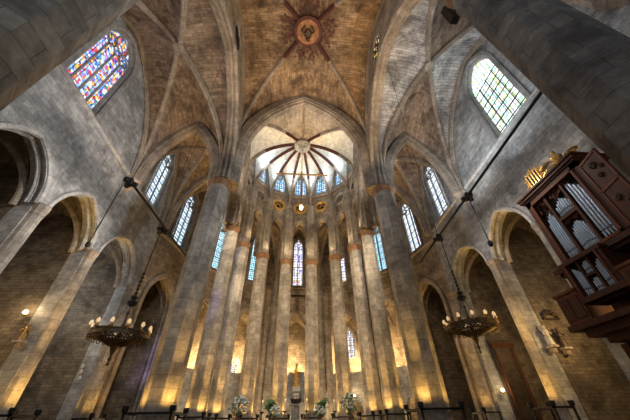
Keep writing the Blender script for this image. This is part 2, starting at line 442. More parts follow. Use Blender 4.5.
for i, c in enumerate(PA):
    make_pier(c, .6, ORD[i], rot=pi - pi*i/7 + pi/8, shaft=24.6, cf=1.25)

# ------------------------------------------------------------------ nave vaults
def bay(y0, y1, zb, tag_lab, painted=True):
    cs = [(-XN,y0),(XN,y0),(XN,y1),(-XN,y1)]
    boss = (0,(y0+y1)/2,zb)
    cells, D = vault(cs, [20.]*4, [29.8,30.2,29.8,30.2], boss)
    t = thing('ceiling', tag_lab, 'vault', kind='structure')
    for c in cells: c.build('web', M['vault'], t, smooth=60)
    for d in D:
        rib(d, prof(.3,.34), 'rib', M['rib'], t, 0, 12)
        rib(d, prof(.32,.36), 'rib', M['redrib'] if painted else M['rib'], t, 11)['label'] = 'red painted end of rib'
    return t, boss
t, boss = bay(Y0, Y1, ZB, 'brown stone nave vault around the red painted keystone')
def keystone(boss, r, parent, ring, face, fig=None):
    x, y, z = boss
    mb = MB(); mb.lathe([(r*.6, z+.1), (r, z-.1), (r*1.05, z-.3), (r, z-.48), (r*.82, z-.52)], (x,y,0), 20)
    k = mb.build('keystone', ring, parent, smooth=40)
    mb = MB(); mb.lathe([(r*.8, z-.5), (r*.8, z-.56), (r*.55, z-.6), (r*.1, z-.62)], (x,y,0), 20)
    mb.build('medallion', face, k, smooth=40)
    # seated carved figure in relief
    mb = MB(); mb.ball((x, y+.05, z-.62), r*.28, 10, (1,1.3,.5)); mb.ball((x, y+r*.42, z-.64), r*.15, 8)
    mb.tube([(x-r*.22,y+.1,z-.66),(x-r*.45,y-.1,z-.66),(x-r*.2,y-r*.4,z-.66)], r*.09); mb.tube([(x+r*.22,y+.1,z-.66),(x+r*.45,y-.1,z-.66),(x+r*.2,y-r*.4,z-.66)], r*.09)
    mb.build('carved_figure', fig or M['darkbrass'], k, smooth=60)
    return k
keystone(boss, 1.25, t, M['redrib'], plain('painted_medallion', (.30,.13,.05), .7, var=.6, ns=3))
# red painted foliage around the big keystone, following the web
mb = MB()
for k in range(36):
    a = 2*pi*k/36 + .05; r0 = 1.35 + .35*random.random()
    for q in range(5):
        rr = r0 + q*.22; aa = a + random.uniform(-.12,.12)
        x, y = boss[0]+rr*cos(aa), boss[1]+rr*sin(aa)
        mb.lathe([(.02, -.0), (.12, .02), (.05, .07)], (x, y, ZB-.14-.012*rr*rr), 6)
mb.build('painted_foliage', M['redrib'], t)
bay(YB, Y0, ZB, 'brown stone nave vault over the camera, mostly above the picture', False)
def trans_arch(y, lab, spring=20., apex=29.85):
    mb = MB(); p = arch_path((-XN+.35,y),(XN-.35,y), spring, apex, 16, leg=16.6)
    mb.sweep(p, (0,1,0), band(1.0, 1.15, .15), mode='down')
    tag(mb.build('arch_transverse', M['rib'], smooth=35), lab, 'arch', kind='structure')
trans_arch(Y1, 'broad moulded stone arch spanning the nave before the apse')
trans_arch(Y0, 'broad moulded stone arch spanning the nave overhead')

# arcade walls between nave and aisles, with an oculus high up
def nave_wall(x, y0, y1, lab, wl, oc=True):
    s = -1 if x < 0 else 1
    fr = frame_of((x, y0), (x, y1), (0, y0)); fr = (fr[0] + fr[2]*.6, fr[1], fr[2], fr[3])
    mb = MB(); mid = (y1-y0)/2; hw = mid - .55
    wallpanel(mb, fr, ZC+.2, 25.8, .72, [Op(mid, hw, ZC+.2, ZC+.9, 25.4, 18)])
    wallpanel(mb, fr, 25.8, 33.2, .72, [Op(mid, 1.0, 0, 27.0, 0, kind='O')] if oc else [])
    w = tag(mb.build('wall_nave', M['rib']), lab, 'wall', kind='structure')
    for o in (.02, -.62):
        mb = MB(); P = [fpt(fr, u, z, o) for u, z in [(mid-hw, ZC+.3)] + Op(mid, hw, ZC+.2, ZC+.9, 25.4, 18).pts + [(mid+hw, ZC+.3)]]
        mb.sweep(P, fr[2], prof(.22,.3,.2), mode='in'); mb.build('arch_moulding', M['rib'], w, smooth=35)
    mb = MB(); P = [fpt(fr, u, z, -.32) for u, z in [(mid-hw, ZC+.3)] + Op(mid, hw, ZC+.2, ZC+.9, 25.4, 18).pts + [(mid+hw, ZC+.3)]]
    mb.sweep(P, fr[2], prof(.26,.4,.1), mode='in'); mb.build('arch_moulding', M['rib'], w, smooth=35)
    # wall rib under the nave vault
    mb = MB(); P = arch_path((x-s*.55,y0+.4),(x-s*.55,y1-.4), 20., 30.2, 14)
    mb.sweep(P, (1,0,0), prof(.25,.3,.2), mode='down'); mb.build('wall_rib', M['rib'], w, smooth=35)
    if oc:
        win = thing(f'window_{wl}', 'small round window with amber glass high in the right nave wall' if x > 0 else 'small dark round window high in the left nave wall', 'window', kind='structure')
        zo, ro = 27.0, 1.0
        mb = MB(); ring = [fpt(fr, mid-ro*cos(2*pi*i/24), zo+ro*sin(2*pi*i/24), .02) for i in range(24)]
        mb.sweep(ring, fr[2], [(-.2,-.06),(.06,-.06),(.06,.02),(-.02,.07),(-.2,.05)], closed=True, mode='in'); mb.build('frame', M['tracery'], win, smooth=40)
        mb = MB(); sq = [(-.03,-.04),(.03,-.04),(.03,.04),(-.03,.04)]
        for k in range(6):
            a = pi/3*k; c = (mid+.62*cos(a), zo+.62*sin(a))
            mb.sweep([fpt(fr, c[0]+.29*cos(2*pi*i/12), c[1]+.29*sin(2*pi*i/12), -.02) for i in range(12)], fr[2], sq, closed=True, mode='in')
        mb.sweep([fpt(fr, mid+.3*cos(2*pi*i/12), zo+.3*sin(2*pi*i/12), -.02) for i in range(12)], fr[2], sq, closed=True, mode='in')
        mb.build('tracery', M['lead'], win)
        mb = MB(); pts = [(mid-ro*.99*cos(2*pi*i/24), zo+ro*.99*sin(2*pi*i/24)) for i in range(24)]
        mb.face([fpt(fr, u, z, -.06) for u, z in pts], pts); mb.build('glass', M['gl_ocu'] if x > 0 else M['oil'], win)
nave_wall(-XN, Y0, Y1, 'stone arcade wall above the left nave arch', 21)
nave_wall( XN, Y0, Y1, 'stone arcade wall above the right nave arch', 22)
nave_wall(-XN, YB, Y0, 'stone arcade wall above the camera on the left', 0, False)
nave_wall( XN, YB, Y0, 'stone arcade wall above the camera on the right', 0, False)

# ------------------------------------------------------------------ apse
AB = (0, YA, ZB)
t = thing('ceiling', 'pale apse vault with red ribs fanning from its keystone', 'vault', kind='structure')
CP = [(-XN,Y1)] + PA + [(XN,Y1)]
SPR = [22.] + [24.4]*8 + [22.]
paths = []
for i in range(10):
    j = (i+1) % 10
    a, b = CP[i], CP[j]
    ap = ((a[0]+b[0])/2, (a[1]+b[1])/2, 29.85 if i == 9 else (29.9 if i in (0, 8) else 31.1))
    mb = MB()
    d = web(mb, a, SPR[i], AB, ap); web(mb, b, SPR[j], AB, ap)
    mb.build('web', M['pvault'] if i == 9 else M['plaster'], t, smooth=60)
    paths.append(half_arc((a[0],a[1],SPR[i]), AB, 14))
for i, d in enumerate(paths):
    k = 7 if 0 < i < 9 else 11
    rib(d, prof(.3,.3), 'rib', M['rib'], t, 0, k+1)
    r = rib(d, prof(.32,.32), 'rib', M['redrib'], t, k); r['label'] = 'red painted end of rib'
rib([V((0,Y1,29.9)), V((0,(Y1+YA)/2,30.0)), V(AB)], prof(.2,.16), 'ridge_rib', M['rib'], t)
keystone(AB, 1.0, t, M['rib'], plain('pale_medallion', (.26,.24,.21), .7, var=.6, ns=4), M['tracery'])

def window(fr, op, name, label, glassm, lights=3, off=-.45, heads=True, bars=4, sill=True, rose=True):
    """traceried window: frame, mullions, tracery, bars, glass"""
    w = thing(name, label, 'window', kind='structure')
    n = fr[2]; uc, hw, z0, zs, za = op.uc, op.hw, op.sill, op.spring, op.apex
    O = op.outline()
    mb = MB(); mb.sweep([fpt(fr,u,z,.0) for u, z in O], n, [(-.30,-.02),(-.30,.10),(-.06,.12),(.05,.04),(.05,-.02)], mode='in')
    mb.sweep([fpt(fr,u,z,off+.12) for u, z in O], n, [(-.02,-.14),(.13,-.14),(.17,0),(.10,.16),(-.02,.2)], mode='in')
    if sill:
        a = fpt(fr, uc-hw-.3, z0, 0); b = fpt(fr, uc+hw+.3, z0, 0)
        mb.sweep([a, b], n, [(-.03,off),(-.03,.14),(.06,.16),(.14,.06),(.14,off)], mode='down')
    mb.build('frame', M['tracery'], w, smooth=35)
    lw = 2*hw/lights; zl = zs - .25*lw
    mb = MB()
    for k in range(1, lights):
        u = uc - hw + k*lw
        a = fpt(fr, u, (z0+zl)/2, off); mb.box(tuple(a), (.11 if heads else .06,.16 if heads else .08,(zl if heads else za-.35*(abs(u-uc)/hw)*(za-zs)*2)-z0) if heads else (.06,.08,zs-z0+.2), atan2(fr[1].y, fr[1].x))
    if lights > 1: mb.build('mullion', M['tracery'], w)
    mb = MB(); sq = [(-.045,-.07),(.045,-.07),(.045,.07),(-.045,.07)]
    if lights > 1 and heads:
        for k in range(lights):
            c = uc - hw + (k+.5)*lw
            P = [fpt(fr, u, z, off) for u, z in Op(c, lw/2, z0, zl, zl+lw*.75, 6).pts]
            mb.sweep(P, n, sq, mode='in')
    circ = []
    if rose and lights > 1:
        r = min(hw*.42, (za-zs)*.27)
        circ.append((uc, zs + (za-zs)*.56, r))
        if lights >= 4 or hw > .9:
            for s in (-1, 1): circ.append((uc+s*hw*.5, zs + (za-zs)*.22, r*.68))
        for cx, cz, rr in circ:
            mb.sweep([fpt(fr, cx+rr*cos(2*pi*i/16), cz+rr*sin(2*pi*i/16), off) for i in range(16)], n, sq, closed=True, mode='in')
            for q in range(4):
                a = pi/4 + q*pi/2
                mb.tube([fpt(fr, cx+rr*cos(a), cz+rr*sin(a), off), fpt(fr, cx+.35*rr*cos(a), cz+.35*rr*sin(a), off)], .05, 4)
        mb.build('tracery', M['tracery'], w)
    mb = MB()
    for k in range(bars):
        z = z0 + (zs-z0)*(k+1)/(bars+.3)
        mb.tube([fpt(fr, uc-hw, z, off+.06), fpt(fr, uc+hw, z, off+.06)], .03 if heads else .045, 5)
    if bars: mb.build('iron_bar', M['lead'], w)
    mb = MB(); mb.face([fpt(fr,u,z,off-.03) for u, z in O], [(u-uc+hw, z-z0) for u, z in O]); mb.build('glass', glassm, w)
    return w

CLB = ['far left clerestory window of the apse, half hidden by piers', 'apse clerestory window second from the left with blue glass', 'apse clerestory window left of the middle one, blue and violet panes',
       'middle apse clerestory window behind the hanging lamp rod', 'apse clerestory window right of the middle one, blue panes', 'apse clerestory window second from the right', 'far right clerestory window of the apse, half hidden by piers']
for i in range(7):
    fr = frame_of(PA[i], PA[i+1], CA); fr = (fr[0] - fr[2]*.15, fr[1], fr[2], fr[3]); L = fr[3]; m = L/2
    mb = MB()
    wallpanel(mb, fr, ZC+.2, 23.0, .8, [Op(m, .88, ZC+.2, 20.6, 22.4, 8)])
    wallpanel(mb, fr, 23.0, 25.9, .8, [Op(m, .72, 0, 24.5, 0, kind='O')])
    op = Op(m, .9, 26.9, 29.3, 30.7, 8)
    wallpanel(mb, fr, 25.9, 33.2, .8, [op])
    w = tag(mb.build('wall_apse', M['apse']), 'narrow upper apse wall bay holding the ' + CLB[i], 'wall', kind='structure')
    mb = MB(); a0 = Op(m, .88, ZC+.2, 20.6, 22.4, 8)
    mb.sweep([fpt(fr,u,z,.02) for u, z in a0.outline()], fr[2], prof(.12,.3,.3), mode='in'); mb.build('arch_moulding', M['rib'], w, smooth=35)
    mb = MB(); ring = [fpt(fr, m-.72*cos(2*pi*k/20), 24.5+.72*sin(2*pi*k/20), .03) for k in range(20)]
    mb.sweep(ring, fr[2], [(-.16,-.1),(.1,-.1),(.14,.0),(.1,.1),(-.16,.12)], closed=True, mode='in')
    for q in range(8):
        a = pi/4*q + pi/8
        mb.tube([fpt(fr, m+.7*cos(a), 24.5+.7*sin(a), -.25), fpt(fr, m+.28*cos(a), 24.5+.28*sin(a), -.25)], .05, 4)
    mb.sweep([fpt(fr, m-.3*cos(2*pi*k/12), 24.5+.3*sin(2*pi*k/12), -.25) for k in range(12)], fr[2], [(-.05,-.06),(.05,-.06),(.05,.06),(-.05,.06)], closed=True, mode='in')
    mb.build('rosette', M['gold'] if i in (2,3,4) else M['rib'], w, smooth=40)
    window(fr, op, f'window_{i+1}', CLB[i], M['gl_cler'], 2, -.4, bars=2)
    mb = MB(); mb.sweep([fpt(fr,.2,26.6,.0), fpt(fr,L-.2,26.6,.0)], fr[2], [(-.08,-.05),(-.08,.16),(.06,.18),(.14,-.05)], mode='down'); mb.build('string_course', M['rib'], w)
# upper walls between grey nave pier and outermost apse pier
for s in (-1, 1):
    fr = frame_of((s*XN, Y1), (s*XN, YA), (0, 19)); fr = (fr[0] + fr[2]*.3, fr[1], fr[2], fr[3])
    mb = MB(); m = fr[3]/2
    o1 = Op(m, 2.15, ZC+.2, ZC+1.2, 23.2, 12)
    wallpanel(mb, fr, ZC+.2, 24.2, .9, [o1]); o2 = Op(m, .95, 25.8, 27.4, 28.9, 8); wallpanel(mb, fr, 24.2, 33.2, .9, [o2])
    w = tag(mb.build('wall_choir', M['apse']), 'upper choir wall between nave pier and apse on the ' + ('left' if s < 0 else 'right'), 'wall', kind='structure')
    for o in (.02, -.9):
        mb = MB(); mb.sweep([fpt(fr,u,z,o) for u, z in o1.outline()], fr[2], prof(.25,.4,.25), mode='in'); mb.build('arch_moulding', M['rib'], w, smooth=35)
    window(fr, o2, f'window_{8 if s<0 else 9}', 'clerestory window in the choir wall on the ' + ('left' if s < 0 else 'right') + ', seen edge on', M['gl_cler'], 2, -.4, bars=2)

# ------------------------------------------------------------------ outer aisle walls, chapels
CH = {}
def chapel(fr, u0, u1, depth, lab, mat, back_op=None, wn=None, ww=None, low=None):
    """side walls, back wall and little rib vault behind an arch of the outer wall; fr inner face"""
    a, d, n, L = fr
    c = [fpt(fr,u0,0,-.8), fpt(fr,u1,0,-.8), fpt(fr,u1,0,-depth), fpt(fr,u0,0,-depth)]
    mb = MB()
    for p, q in ((0,3),(1,2)):
        P, Q = c[p], c[q]
        sgn = 1 if p == 1 else -1
        o = d*(.38*sgn)
        F = [P, Q, Q+o, P+o]
        mb.prism([(x.x,x.y) for x in F], 0, 14.9)
    bf = frame_of((c[3].x,c[3].y),(c[2].x,c[2].y),(c[0].x,c[0].y))
    wallpanel(mb, bf, 0, 14.9, .6, [back_op] if back_op else [])
    w = tag(mb.build('wall_chapel', mat), lab, 'wall', kind='structure')
    cs = [(p.x,p.y) for p in c]; cx = sum(p[0] for p in cs)/4; cy = sum(p[1] for p in cs)/4
    cells, D = vault(cs, [10.1]*4, [13.0]*4, (cx,cy,13.6))
    vb = MB()
    for k in cells:
        vb.v, off = vb.v + k.v, len(vb.v); vb.f += [tuple(i+off for i in f) for f in k.f]; vb.uv += k.uv
    vb.build('vault', mat, w, smooth=60)
    rb = MB()
    for dd in D:
        t = dd[-1]-dd[0]; rb.sweep(dd, (-t.y,t.x,0), prof(.2,.24), mode='down')
    rb.build('rib', M['rib'], w, smooth=40)
    if back_op: window(bf, back_op, wn, ww, M['gl_low'], 2, -.3, bars=3)
    return w, bf
def pilaster(p, n, name, lab, z1=10.1, r=.28):
    t = thing(name, lab, 'pillar', kind='structure')
    c = (p[0]+n[0]*.1, p[1]+n[1]*.1); rot = atan2(n[1], n[0]) + pi/8; R = r/cos(pi/8)
    mb = MB(); mb.prism(octagon(c, R, rot), 1.2, z1-.3); mb.build('shaft', M['pier'], t)
    mb = MB(); mb.prism(octagon(c, R*1.2, rot), 0, 1.2); mb.build('base', M['pier'], t)
    mb = MB(); rows = [[(q[0],q[1],z) for q in octagon(c, R*k, rot)] for k, z in ((1.0,z1-.35),(1.12,z1-.25),(1.05,z1-.15),(1.25,z1+.1),(1.28,z1+.28))]
    mb.grid(rows, closed=True); mb.face(rows[-1]); mb.face(rows[0]); mb.build('capital', M['rib'], t)
    return t
step = (Y1-Y0)/3
lines = [Y0-step, Y0, Y0+step, Y0+2*step, Y1, YA]
SIDE = {-1: 'left', 1: 'right'}
wall_fr = {}
for s in (-1, 1):
    fr = frame_of((s*XW, YB), (s*XW, YA), (0, 0)); wall_fr[s] = fr
    mb = MB(); ops = []
    ys = [YB, YB+step, YB+2*step, Y0, Y0+step, Y0+2*step, Y1, YA]
    for k in range(7):
        y0, y1 = ys[k], ys[k+1]
        if k == 6: y0, y1 = Y1 + .15, 21.35
        ops.append(Op((y0+y1)/2-YB, (y1-y0)/2-.34, 0, 10.3, 12.95, 10))
    wallpanel(mb, fr, 0, 15.0, .8, ops)
    wb = MB()
    o_big = Op((Y0+Y1)/2-YB-.05, 1.5, 16.8, 22.3, 24.7, 10); o_small = Op(19.2-YB, 1.3, 16.9, 22.1, 24.35, 9)
    o_back = Op((YB+Y0)/2-YB, 1.32, 16.95, 22.3, 24.5, 10)
    wallpanel(mb, fr, 15.0, 28., .8, [o_back, o_big, o_small])
    w = tag(mb.build('wall_'+SIDE[s], M['wall']), 'grey ashlar outer wall of the %s aisle above the chapel arches' % SIDE[s], 'wall', kind='structure')
    for op in ops:
        for o, dp, wd in ((.02, .1, .26), (-.38, .16, .3)):
            mb = MB(); mb.sweep([fpt(fr,u,z,o) for u, z in op.pts], fr[2], prof(dp,wd,.13 if o > 0 else .03), mode='in'); mb.build('arch_moulding', M['trim'], w, smooth=35)
    mb = MB(); mb.sweep([fpt(fr,0,16.7,0), fpt(fr,fr[3],16.7,0)], fr[2], [(-.1,-.05),(-.1,.08),(0,.14),(.1,.1),(.14,-.05)], mode='down'); mb.build('string_course', M['trim'], w)
    window(fr, o_big, f'window_{10 if s<0 else 11}', 'large four light window of red, blue and yellow mosaic glass on the left' if s < 0 else 'large pale lozenge glass window right of the dark corner pier', M['gl_left'] if s < 0 else M['gl_right'], 4, bars=0 if s<0 else 7, heads=s<0, rose=s<0)
    window(fr, o_small, f'window_{12 if s<0 else 13}', 'tall pale blue window just past the vault corbel in the %s aisle' % SIDE[s], M['gl_pale'] if s<0 else M['gl_white'], 3, bars=6)
    # chapels
    labs = {2: 'near chapel of the %s aisle', 3: 'second chapel of the %s aisle beside the big window', 4: 'chapel of the %s aisle below the big window', 5: 'chapel of the %s aisle before the nave pier line', 6: 'chapel of the %s aisle beside the ambulatory'}
    for k in range(2, 7):
        y0, y1 = ys[k], ys[k+1]
        if k == 6: y0, y1 = Y1 + .15, 21.35
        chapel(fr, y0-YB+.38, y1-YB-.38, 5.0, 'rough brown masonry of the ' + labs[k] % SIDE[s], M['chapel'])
    pl = {3: 'slender grey chapel pilaster lowest at the %s edge', 4: 'slender stone pilaster between two chapels of the %s aisle', 5: 'stone pilaster between the second and third chapel of the %s aisle', 6: 'pale stone pilaster with its foot lit yellow in the %s aisle'}
    for k, lab in pl.items():
        pilaster((s*XW, ys[k]), (-s, 0), 'pillar_chapel', lab % SIDE[s])
    pilaster((s*XW, 21.75), (-s, 0), 'pillar_chapel', 'far stone pilaster beside the ambulatory in the %s aisle' % SIDE[s], r=.45)
    # corbels carrying the aisle ribs
    for y in (Y0, Y1):
        mb = MB(); c = (s*(XW-.02), y)
        rows = [[(q[0],q[1],z) for q in octagon(c, R, 0)] for R, z in ((.05,15.3),(.25,15.7),(.45,16.0),(.42,16.15),(.6,16.4),(.62,16.6))]
        mb.grid(rows, closed=True); mb.face(rows[-1]); mb.build('corbel', M['rib'], w, smooth=30)

# aisle vaults
def aisle_bay(s, y0, y1, zb, zw, lab, boss_r=.4):
    cs = [(s*XN,y0),(s*XN,y1),(s*XW,y1),(s*XW,y0)]
    b = (s*(XN+XW)/2, (y0+y1)/2, zb)
    cells, D = vault(cs, [ZC]*4, [zw+.4, 24.2, zw, 24.2], b)
    t = thing('ceiling', lab, 'vault', kind='structure')
    for k, c in enumerate(cells): c.build('web', M['gvault'] if (s > 0 and k % 2 == 0 and y1 < 17) else M['avault'], t, smooth=60)
    for d in D: rib(d, prof(.34,.38), 'rib', M['rib'], t)
    mb = MB(); mb.lathe([(boss_r*.6, zb), (boss_r, zb-.2), (boss_r, zb-.42), (boss_r*.7, zb-.5), (boss_r*.3,zb-.52)], (b[0],b[1],0), 16); mb.build('keystone', M['rib'], t, smooth=40)
    mb = MB(); mb.sweep(arch_path((s*(XW-.1),y0+.3),(s*(XW-.1),y1-.3), ZC, zw, 14), (1,0,0), prof(.3,.35,.3), mode='down'); mb.build('wall_rib', M['rib'], t, smooth=35)
    return t
def cross_arch(A, B, lab, apex=24.2, w=.85, dp=.7):
    d = V((B[0]-A[0],B[1]-A[1],0)); n = (-d.y, d.x, 0)
    mb = MB(); mb.sweep(arch_path(A, B, ZC+.1, apex, 12), n, band(dp, w, .12), mode='down')
    tag(mb.build('arch_aisle', M['rib'], smooth=35), lab, 'arch', kind='structure')
for s in (-1, 1):
    aisle_bay(s, Y0, Y1, 24.6, 25.4, 'ribbed stone vault of the %s aisle around its small keystone' % SIDE[s])
    aisle_bay(s, YB, Y0, 24.6, 25.4, 'ribbed stone vault of the %s aisle above the near pier' % SIDE[s])
    aisle_bay(s, Y1, YA, 24.3, 24.9, 'short ribbed vault of the %s aisle beside the choir' % SIDE[s], .4)
    cross_arch((s*(XN+.3),Y1),(s*XW,Y1), 'moulded stone arch across the %s aisle at the choir' % SIDE[s])
    cross_arch((s*(XN+.3),Y0),(s*XW,Y0), 'moulded stone arch across the %s aisle at the near pier' % SIDE[s])
    cross_arch((s*(XN+.3),YA),(s*XW,YA), 'moulded stone arch across the %s aisle where the ambulatory begins' % SIDE[s], w=.6)

# ambulatory
AW = ['ambulatory window nearest the left aisle, three pale lights', 'narrow cyan window seen between the left nave pier and the apse piers', 'cyan ambulatory window left of the axis window', 'axis window of the apse with violet, yellow and white glass',
      'multicoloured ambulatory window right of the axis window', 'cyan ambulatory window seen between the apse piers and the right nave pier', 'ambulatory window nearest the right aisle, three white lights']
AG = ['gl_pale','gl_cyan','gl_cyan','gl_axis','gl_axis','gl_cyan','gl_white']
AHW = [1.2, 1.0, .95, .78, .95, 1.0, 1.2]
CHN = ['left end', 'second from the left', 'third from the left', 'behind the gilded statue', 'third from the right', 'second from the right', 'right end']
for i in range(7):
    fr = frame_of(PO[i], PO[i+1], CA); L = fr[3]; m = L/2
    mb = MB(); op = Op(m, 1.95, 0, 10.0, 12.9, 9); wo = Op(m, AHW[i], 16.4, 21.7 if i != 3 else 22.4, 24.0, 9)
    wallpanel(mb, fr, 0, 15, .8, [op]); wallpanel(mb, fr, 15, 26.2, .8, [wo])
    w = tag(mb.build('wall_ambulatory', M['apse']), 'stone ambulatory wall around the ' + AW[i], 'wall', kind='structure')
    for o, dp, wd in ((.03, .2, .34), (-.3, .26, .3)):
        mb = MB(); mb.sweep([fpt(fr,u,z,o) for u, z in op.outline()], fr[2], prof(dp,wd,.28 if o > 0 else .05), mode='in'); mb.build('arch_moulding', M['rib'], w, smooth=35)
    mb = MB(); mb.sweep([fpt(fr,0,16.1,0), fpt(fr,L,16.1,0)], fr[2], [(-.1,-.05),(-.1,.1),(0,.2),(.1,.16),(.18,-.05)], mode='down'); mb.build('string_course', M['rib'], w)
    window(fr, wo, f'window_{14+i}', AW[i], M[AG[i]], 3 if i in (0,6) else 2, rose=True, bars=6)
    bo = Op(2.15, .5, 6.6, 7.4, 8.1, 6) if i == 2 else Op(1.4, .62, 8.3, 10.6, 11.8, 6) if i == 4 else None
    if i == 3:
        pass
    chapel(fr, 1.0, L-1.0, 4.4, 'warm lit stone of the ambulatory chapel, ' + CHN[i], M['apse'], bo, f'window_{23 if i==2 else 24}', 'small pinkish chapel window low between the left apse piers' if i == 2 else 'bright lancet chapel window between the right apse piers')
    # low grey screen across the chapel with a doorway
    mb = MB(); sf = (fr[0] - fr[2]*1.3 , fr[1], fr[2], fr[3])
    if i in (0, 6): sf = None
    dr = [Op(m + (.5 if i in (2,4) else 0), .62, 0, 2.8, 3.7, 6)] if i != 3 else []
    if sf: wallpanel(mb, sf, 0, 6.3, .35, dr, .95, L-.95)
    if sf: tag(mb.build('wall_screen', M['wall']), 'grey stone screen closing the ambulatory chapel, ' + CHN[i], 'wall', kind='structure')
    # vault
    cs = [PA[i], PO[i], PO[i+1], PA[i+1]]
    b = (sum(c[0] for c in cs)/4*1.03, YA + (sum(c[1] for c in cs)/4-YA)*1.03, 24.2)
    cells, D = vault(cs, [ZC]*4, [23.6, 24.9, 23.6, 22.6], b)
    t = thing('ceiling', 'ribbed ambulatory vault in front of the ' + AW[i], 'vault', kind='structure')
    for c in cells: c.build('web', M['avault'], t, smooth=60)
    for d in D: rib(d, prof(.26,.3), 'rib', M['rib'], t)
    mb = MB(); mb.lathe([(.2, 24.2), (.35, 24.0), (.35, 23.85), (.15, 23.78)], (b[0],b[1],0), 12); mb.build('keystone', M['rib'], t, smooth=40)
    if 0 < i: cross_arch(PA[i], PO[i], 'narrow arch crossing the ambulatory left of the ' + AW[i], 23.6, .5, .5)
for i in range(0, 8):
    c = PO[i]; n = V((CA[0]-c[0], CA[1]-c[1])); n.normalize()
    if 0 < i < 7:
        pilaster(c, n, 'pillar_wall', 'slim wall pier of the ambulatory between the ' + CHN[i-1] + ' chapel and the next', z1=ZC, r=.42)
fr = frame_of(PO[4], PO[5], CA)
dd = thing('door_1', 'narrow pale pointed door in the ambulatory wall right of the statue', 'door', kind='structure')
mb = MB(); slab_o = [fpt(fr,u,z,.1) for u, z in Op(.72, .34, 0, 3.9, 4.7, 5).outline()]; slab_i = [fpt(fr,u,z,-.02) for u, z in Op(.72, .34, 0, 3.9, 4.7, 5).outline()]
mb.face(slab_o); mb.grid([slab_o, slab_i], closed=True); mb.build('panel', M['plaster'], dd)
mb = MB(); mb.sweep(slab_o, fr[2], [(-.1,-.1),(.02,-.1),(.02,.06),(-.1,.06)], mode='in'); mb.build('frame', M['rib'], dd)
# roofs keep the daylight out
mb = MB(); mb.box((0,6.5,33.5),(14.6,36,.4)); 
P = [(p[0]*1.1, YA+(p[1]-YA)*1.12) for p in PA]; mb.prism(P, 33.3, 33.7)
tag(mb.build('roof_nave', M['roof']), 'nave roof above the vaults', 'roof', kind='structure')
for s in (-1, 1):
    mb = MB(); mb.box((s*10.35, 5.6, 26.4),(7.0, 33.2, .3)); mb.box((s*16.3, 5.6, 15.05),(5.6, 33.2, .25)); tag(mb.build('roof_aisle', M['roof']), 'roof over the %s aisle' % SIDE[s], 'roof', kind='structure')
mb = MB()
for i in range(7):
    q = [PA[i], PO[i], PO[i+1], PA[i+1]]; k = [(p[0]*1.02, YA+(p[1]-YA)*1.02) for p in q]
    mb.prism(k, 26.0, 26.3)
    o = [PO[i], (PO[i][0]*1.42, YA+(PO[i][1]-YA)*1.42), (PO[i+1][0]*1.42, YA+(PO[i+1][1]-YA)*1.42), PO[i+1]]
    mb.prism(o, 14.92, 15.15)
tag(mb.build('roof_ambulatory', M['roof']), 'roof over the ambulatory and chapels', 'roof', kind='structure')
mb = MB(); wf = frame_of((XN-.6, YB), (18.0, YB), (10, 0)); wallpanel(mb, wf, 0, 28, .8, [])  # added out of view to keep west daylight off the right corner pier
tag(mb.build('wall_blocker', M['wall']), 'unseen wall added behind the right aisle to dim the right corner pier', 'wall', kind='structure')
# presbytery platform
mb = MB(); mb.prism([(-5.4,18.6)] + [(p[0]*.8, YA+(p[1]-YA)*.8) for p in PA] + [(5.4,18.6)], 0, .9); mb.prism([(-5.8,18.2),(5.8,18.2),(5.8,18.7),(-5.8,18.7)], 0, .6)
tag(mb.build('floor_presbytery', M['floor']), 'raised stone presbytery floor under the altar', 'floor', kind='structure')

M['lampglass'] = plain('chandelier_bulb', (.75,.6,.38), .3, emit=(1,.66,.32), es=.32, var=.05)
# ------------------------------------------------------------------ lamp stands around the pier feet
def lamp_stand(c, h, rz, label, open_side=False, corners=((-1,-1),(1,-1),(1,1),(-1,1)), lamps=(0,1,2,3), group='iron lamp stands at the pier feet', z=2.15):
    t = thing('lamp_stand', label, 'lamp stand', (c[0], c[1], 0), rz)
    P = [(a*h, b*h) for a, b in corners]; n = len(P)
    for i in range(n - (1 if open_side else 0)):
        a, b = P[i], P[(i+1) % n]
        mb = MB(); mx, my = (a[0]+b[0])/2, (a[1]+b[1])/2
        mb.box((mx, my, z), (abs(a[0]-b[0])+.09, abs(a[1]-b[1])+.09, .09)); mb.build('rail', M['iron'], t)
    for i, p in enumerate(P):
        mb = MB(); mb.box((p[0], p[1], z/2), (.08, .08, z)); mb.box((p[0], p[1], .02), (.24, .24, .04)); mb.build('leg', M['iron'], t)
        if i in lamps:
            mb = MB(); mb.lathe([(.07, z+.04), (.13, z+.07), (.14, z+.26), (.12, z+.26), (.11, z+.2)], (p[0], p[1], 0), 10); l = mb.build('lamp_can', M['iron'], t, smooth=40)
            mb = MB(); mb.lathe([(.10, z+.21), (.10, z+.215)], (p[0], p[1], 0), 10); mb.build('lens', M['bulb'], l)
    return t
for s in (-1, 1):
    lamp_stand((s*XN, Y1), .98, 0, 'black iron lamp stand around the foot of the tall grey %s nave pier' % SIDE[s])
for i, c in enumerate(PA):
    lamp_stand(c, .76, pi/2 - pi*i/7, 'black iron lamp stand around the foot of the ' + ['outermost left apse pier', 'second apse pier from the left', 'third apse pier from the left', 'pier just left of the gilded statue', 'pier just right of the gilded statue', 'third apse pier from right', 'second apse pier from right', 'outermost right apse pier'][i])
for s in (-1, 1):
    cs = ((0.1,-.75),(-.9,-.75),(-.9,.75),(.1,.75)) if s > 0 else ((-.1,-.75),(.9,-.75),(.9,.75),(-.1,.75))
    lamp_stand((s*(XW-.15), Y1), 1, 0, 'black iron lamp stand at the yellow lit foot of the chapel pilaster on the %s' % SIDE[s], True, cs, (0,1,2,3))
    lamp_stand((s*(XW-.25), 21.75), 1, 0, 'black iron lamp stand at the foot of the far pilaster in the %s aisle' % SIDE[s], True, cs, (1,2))

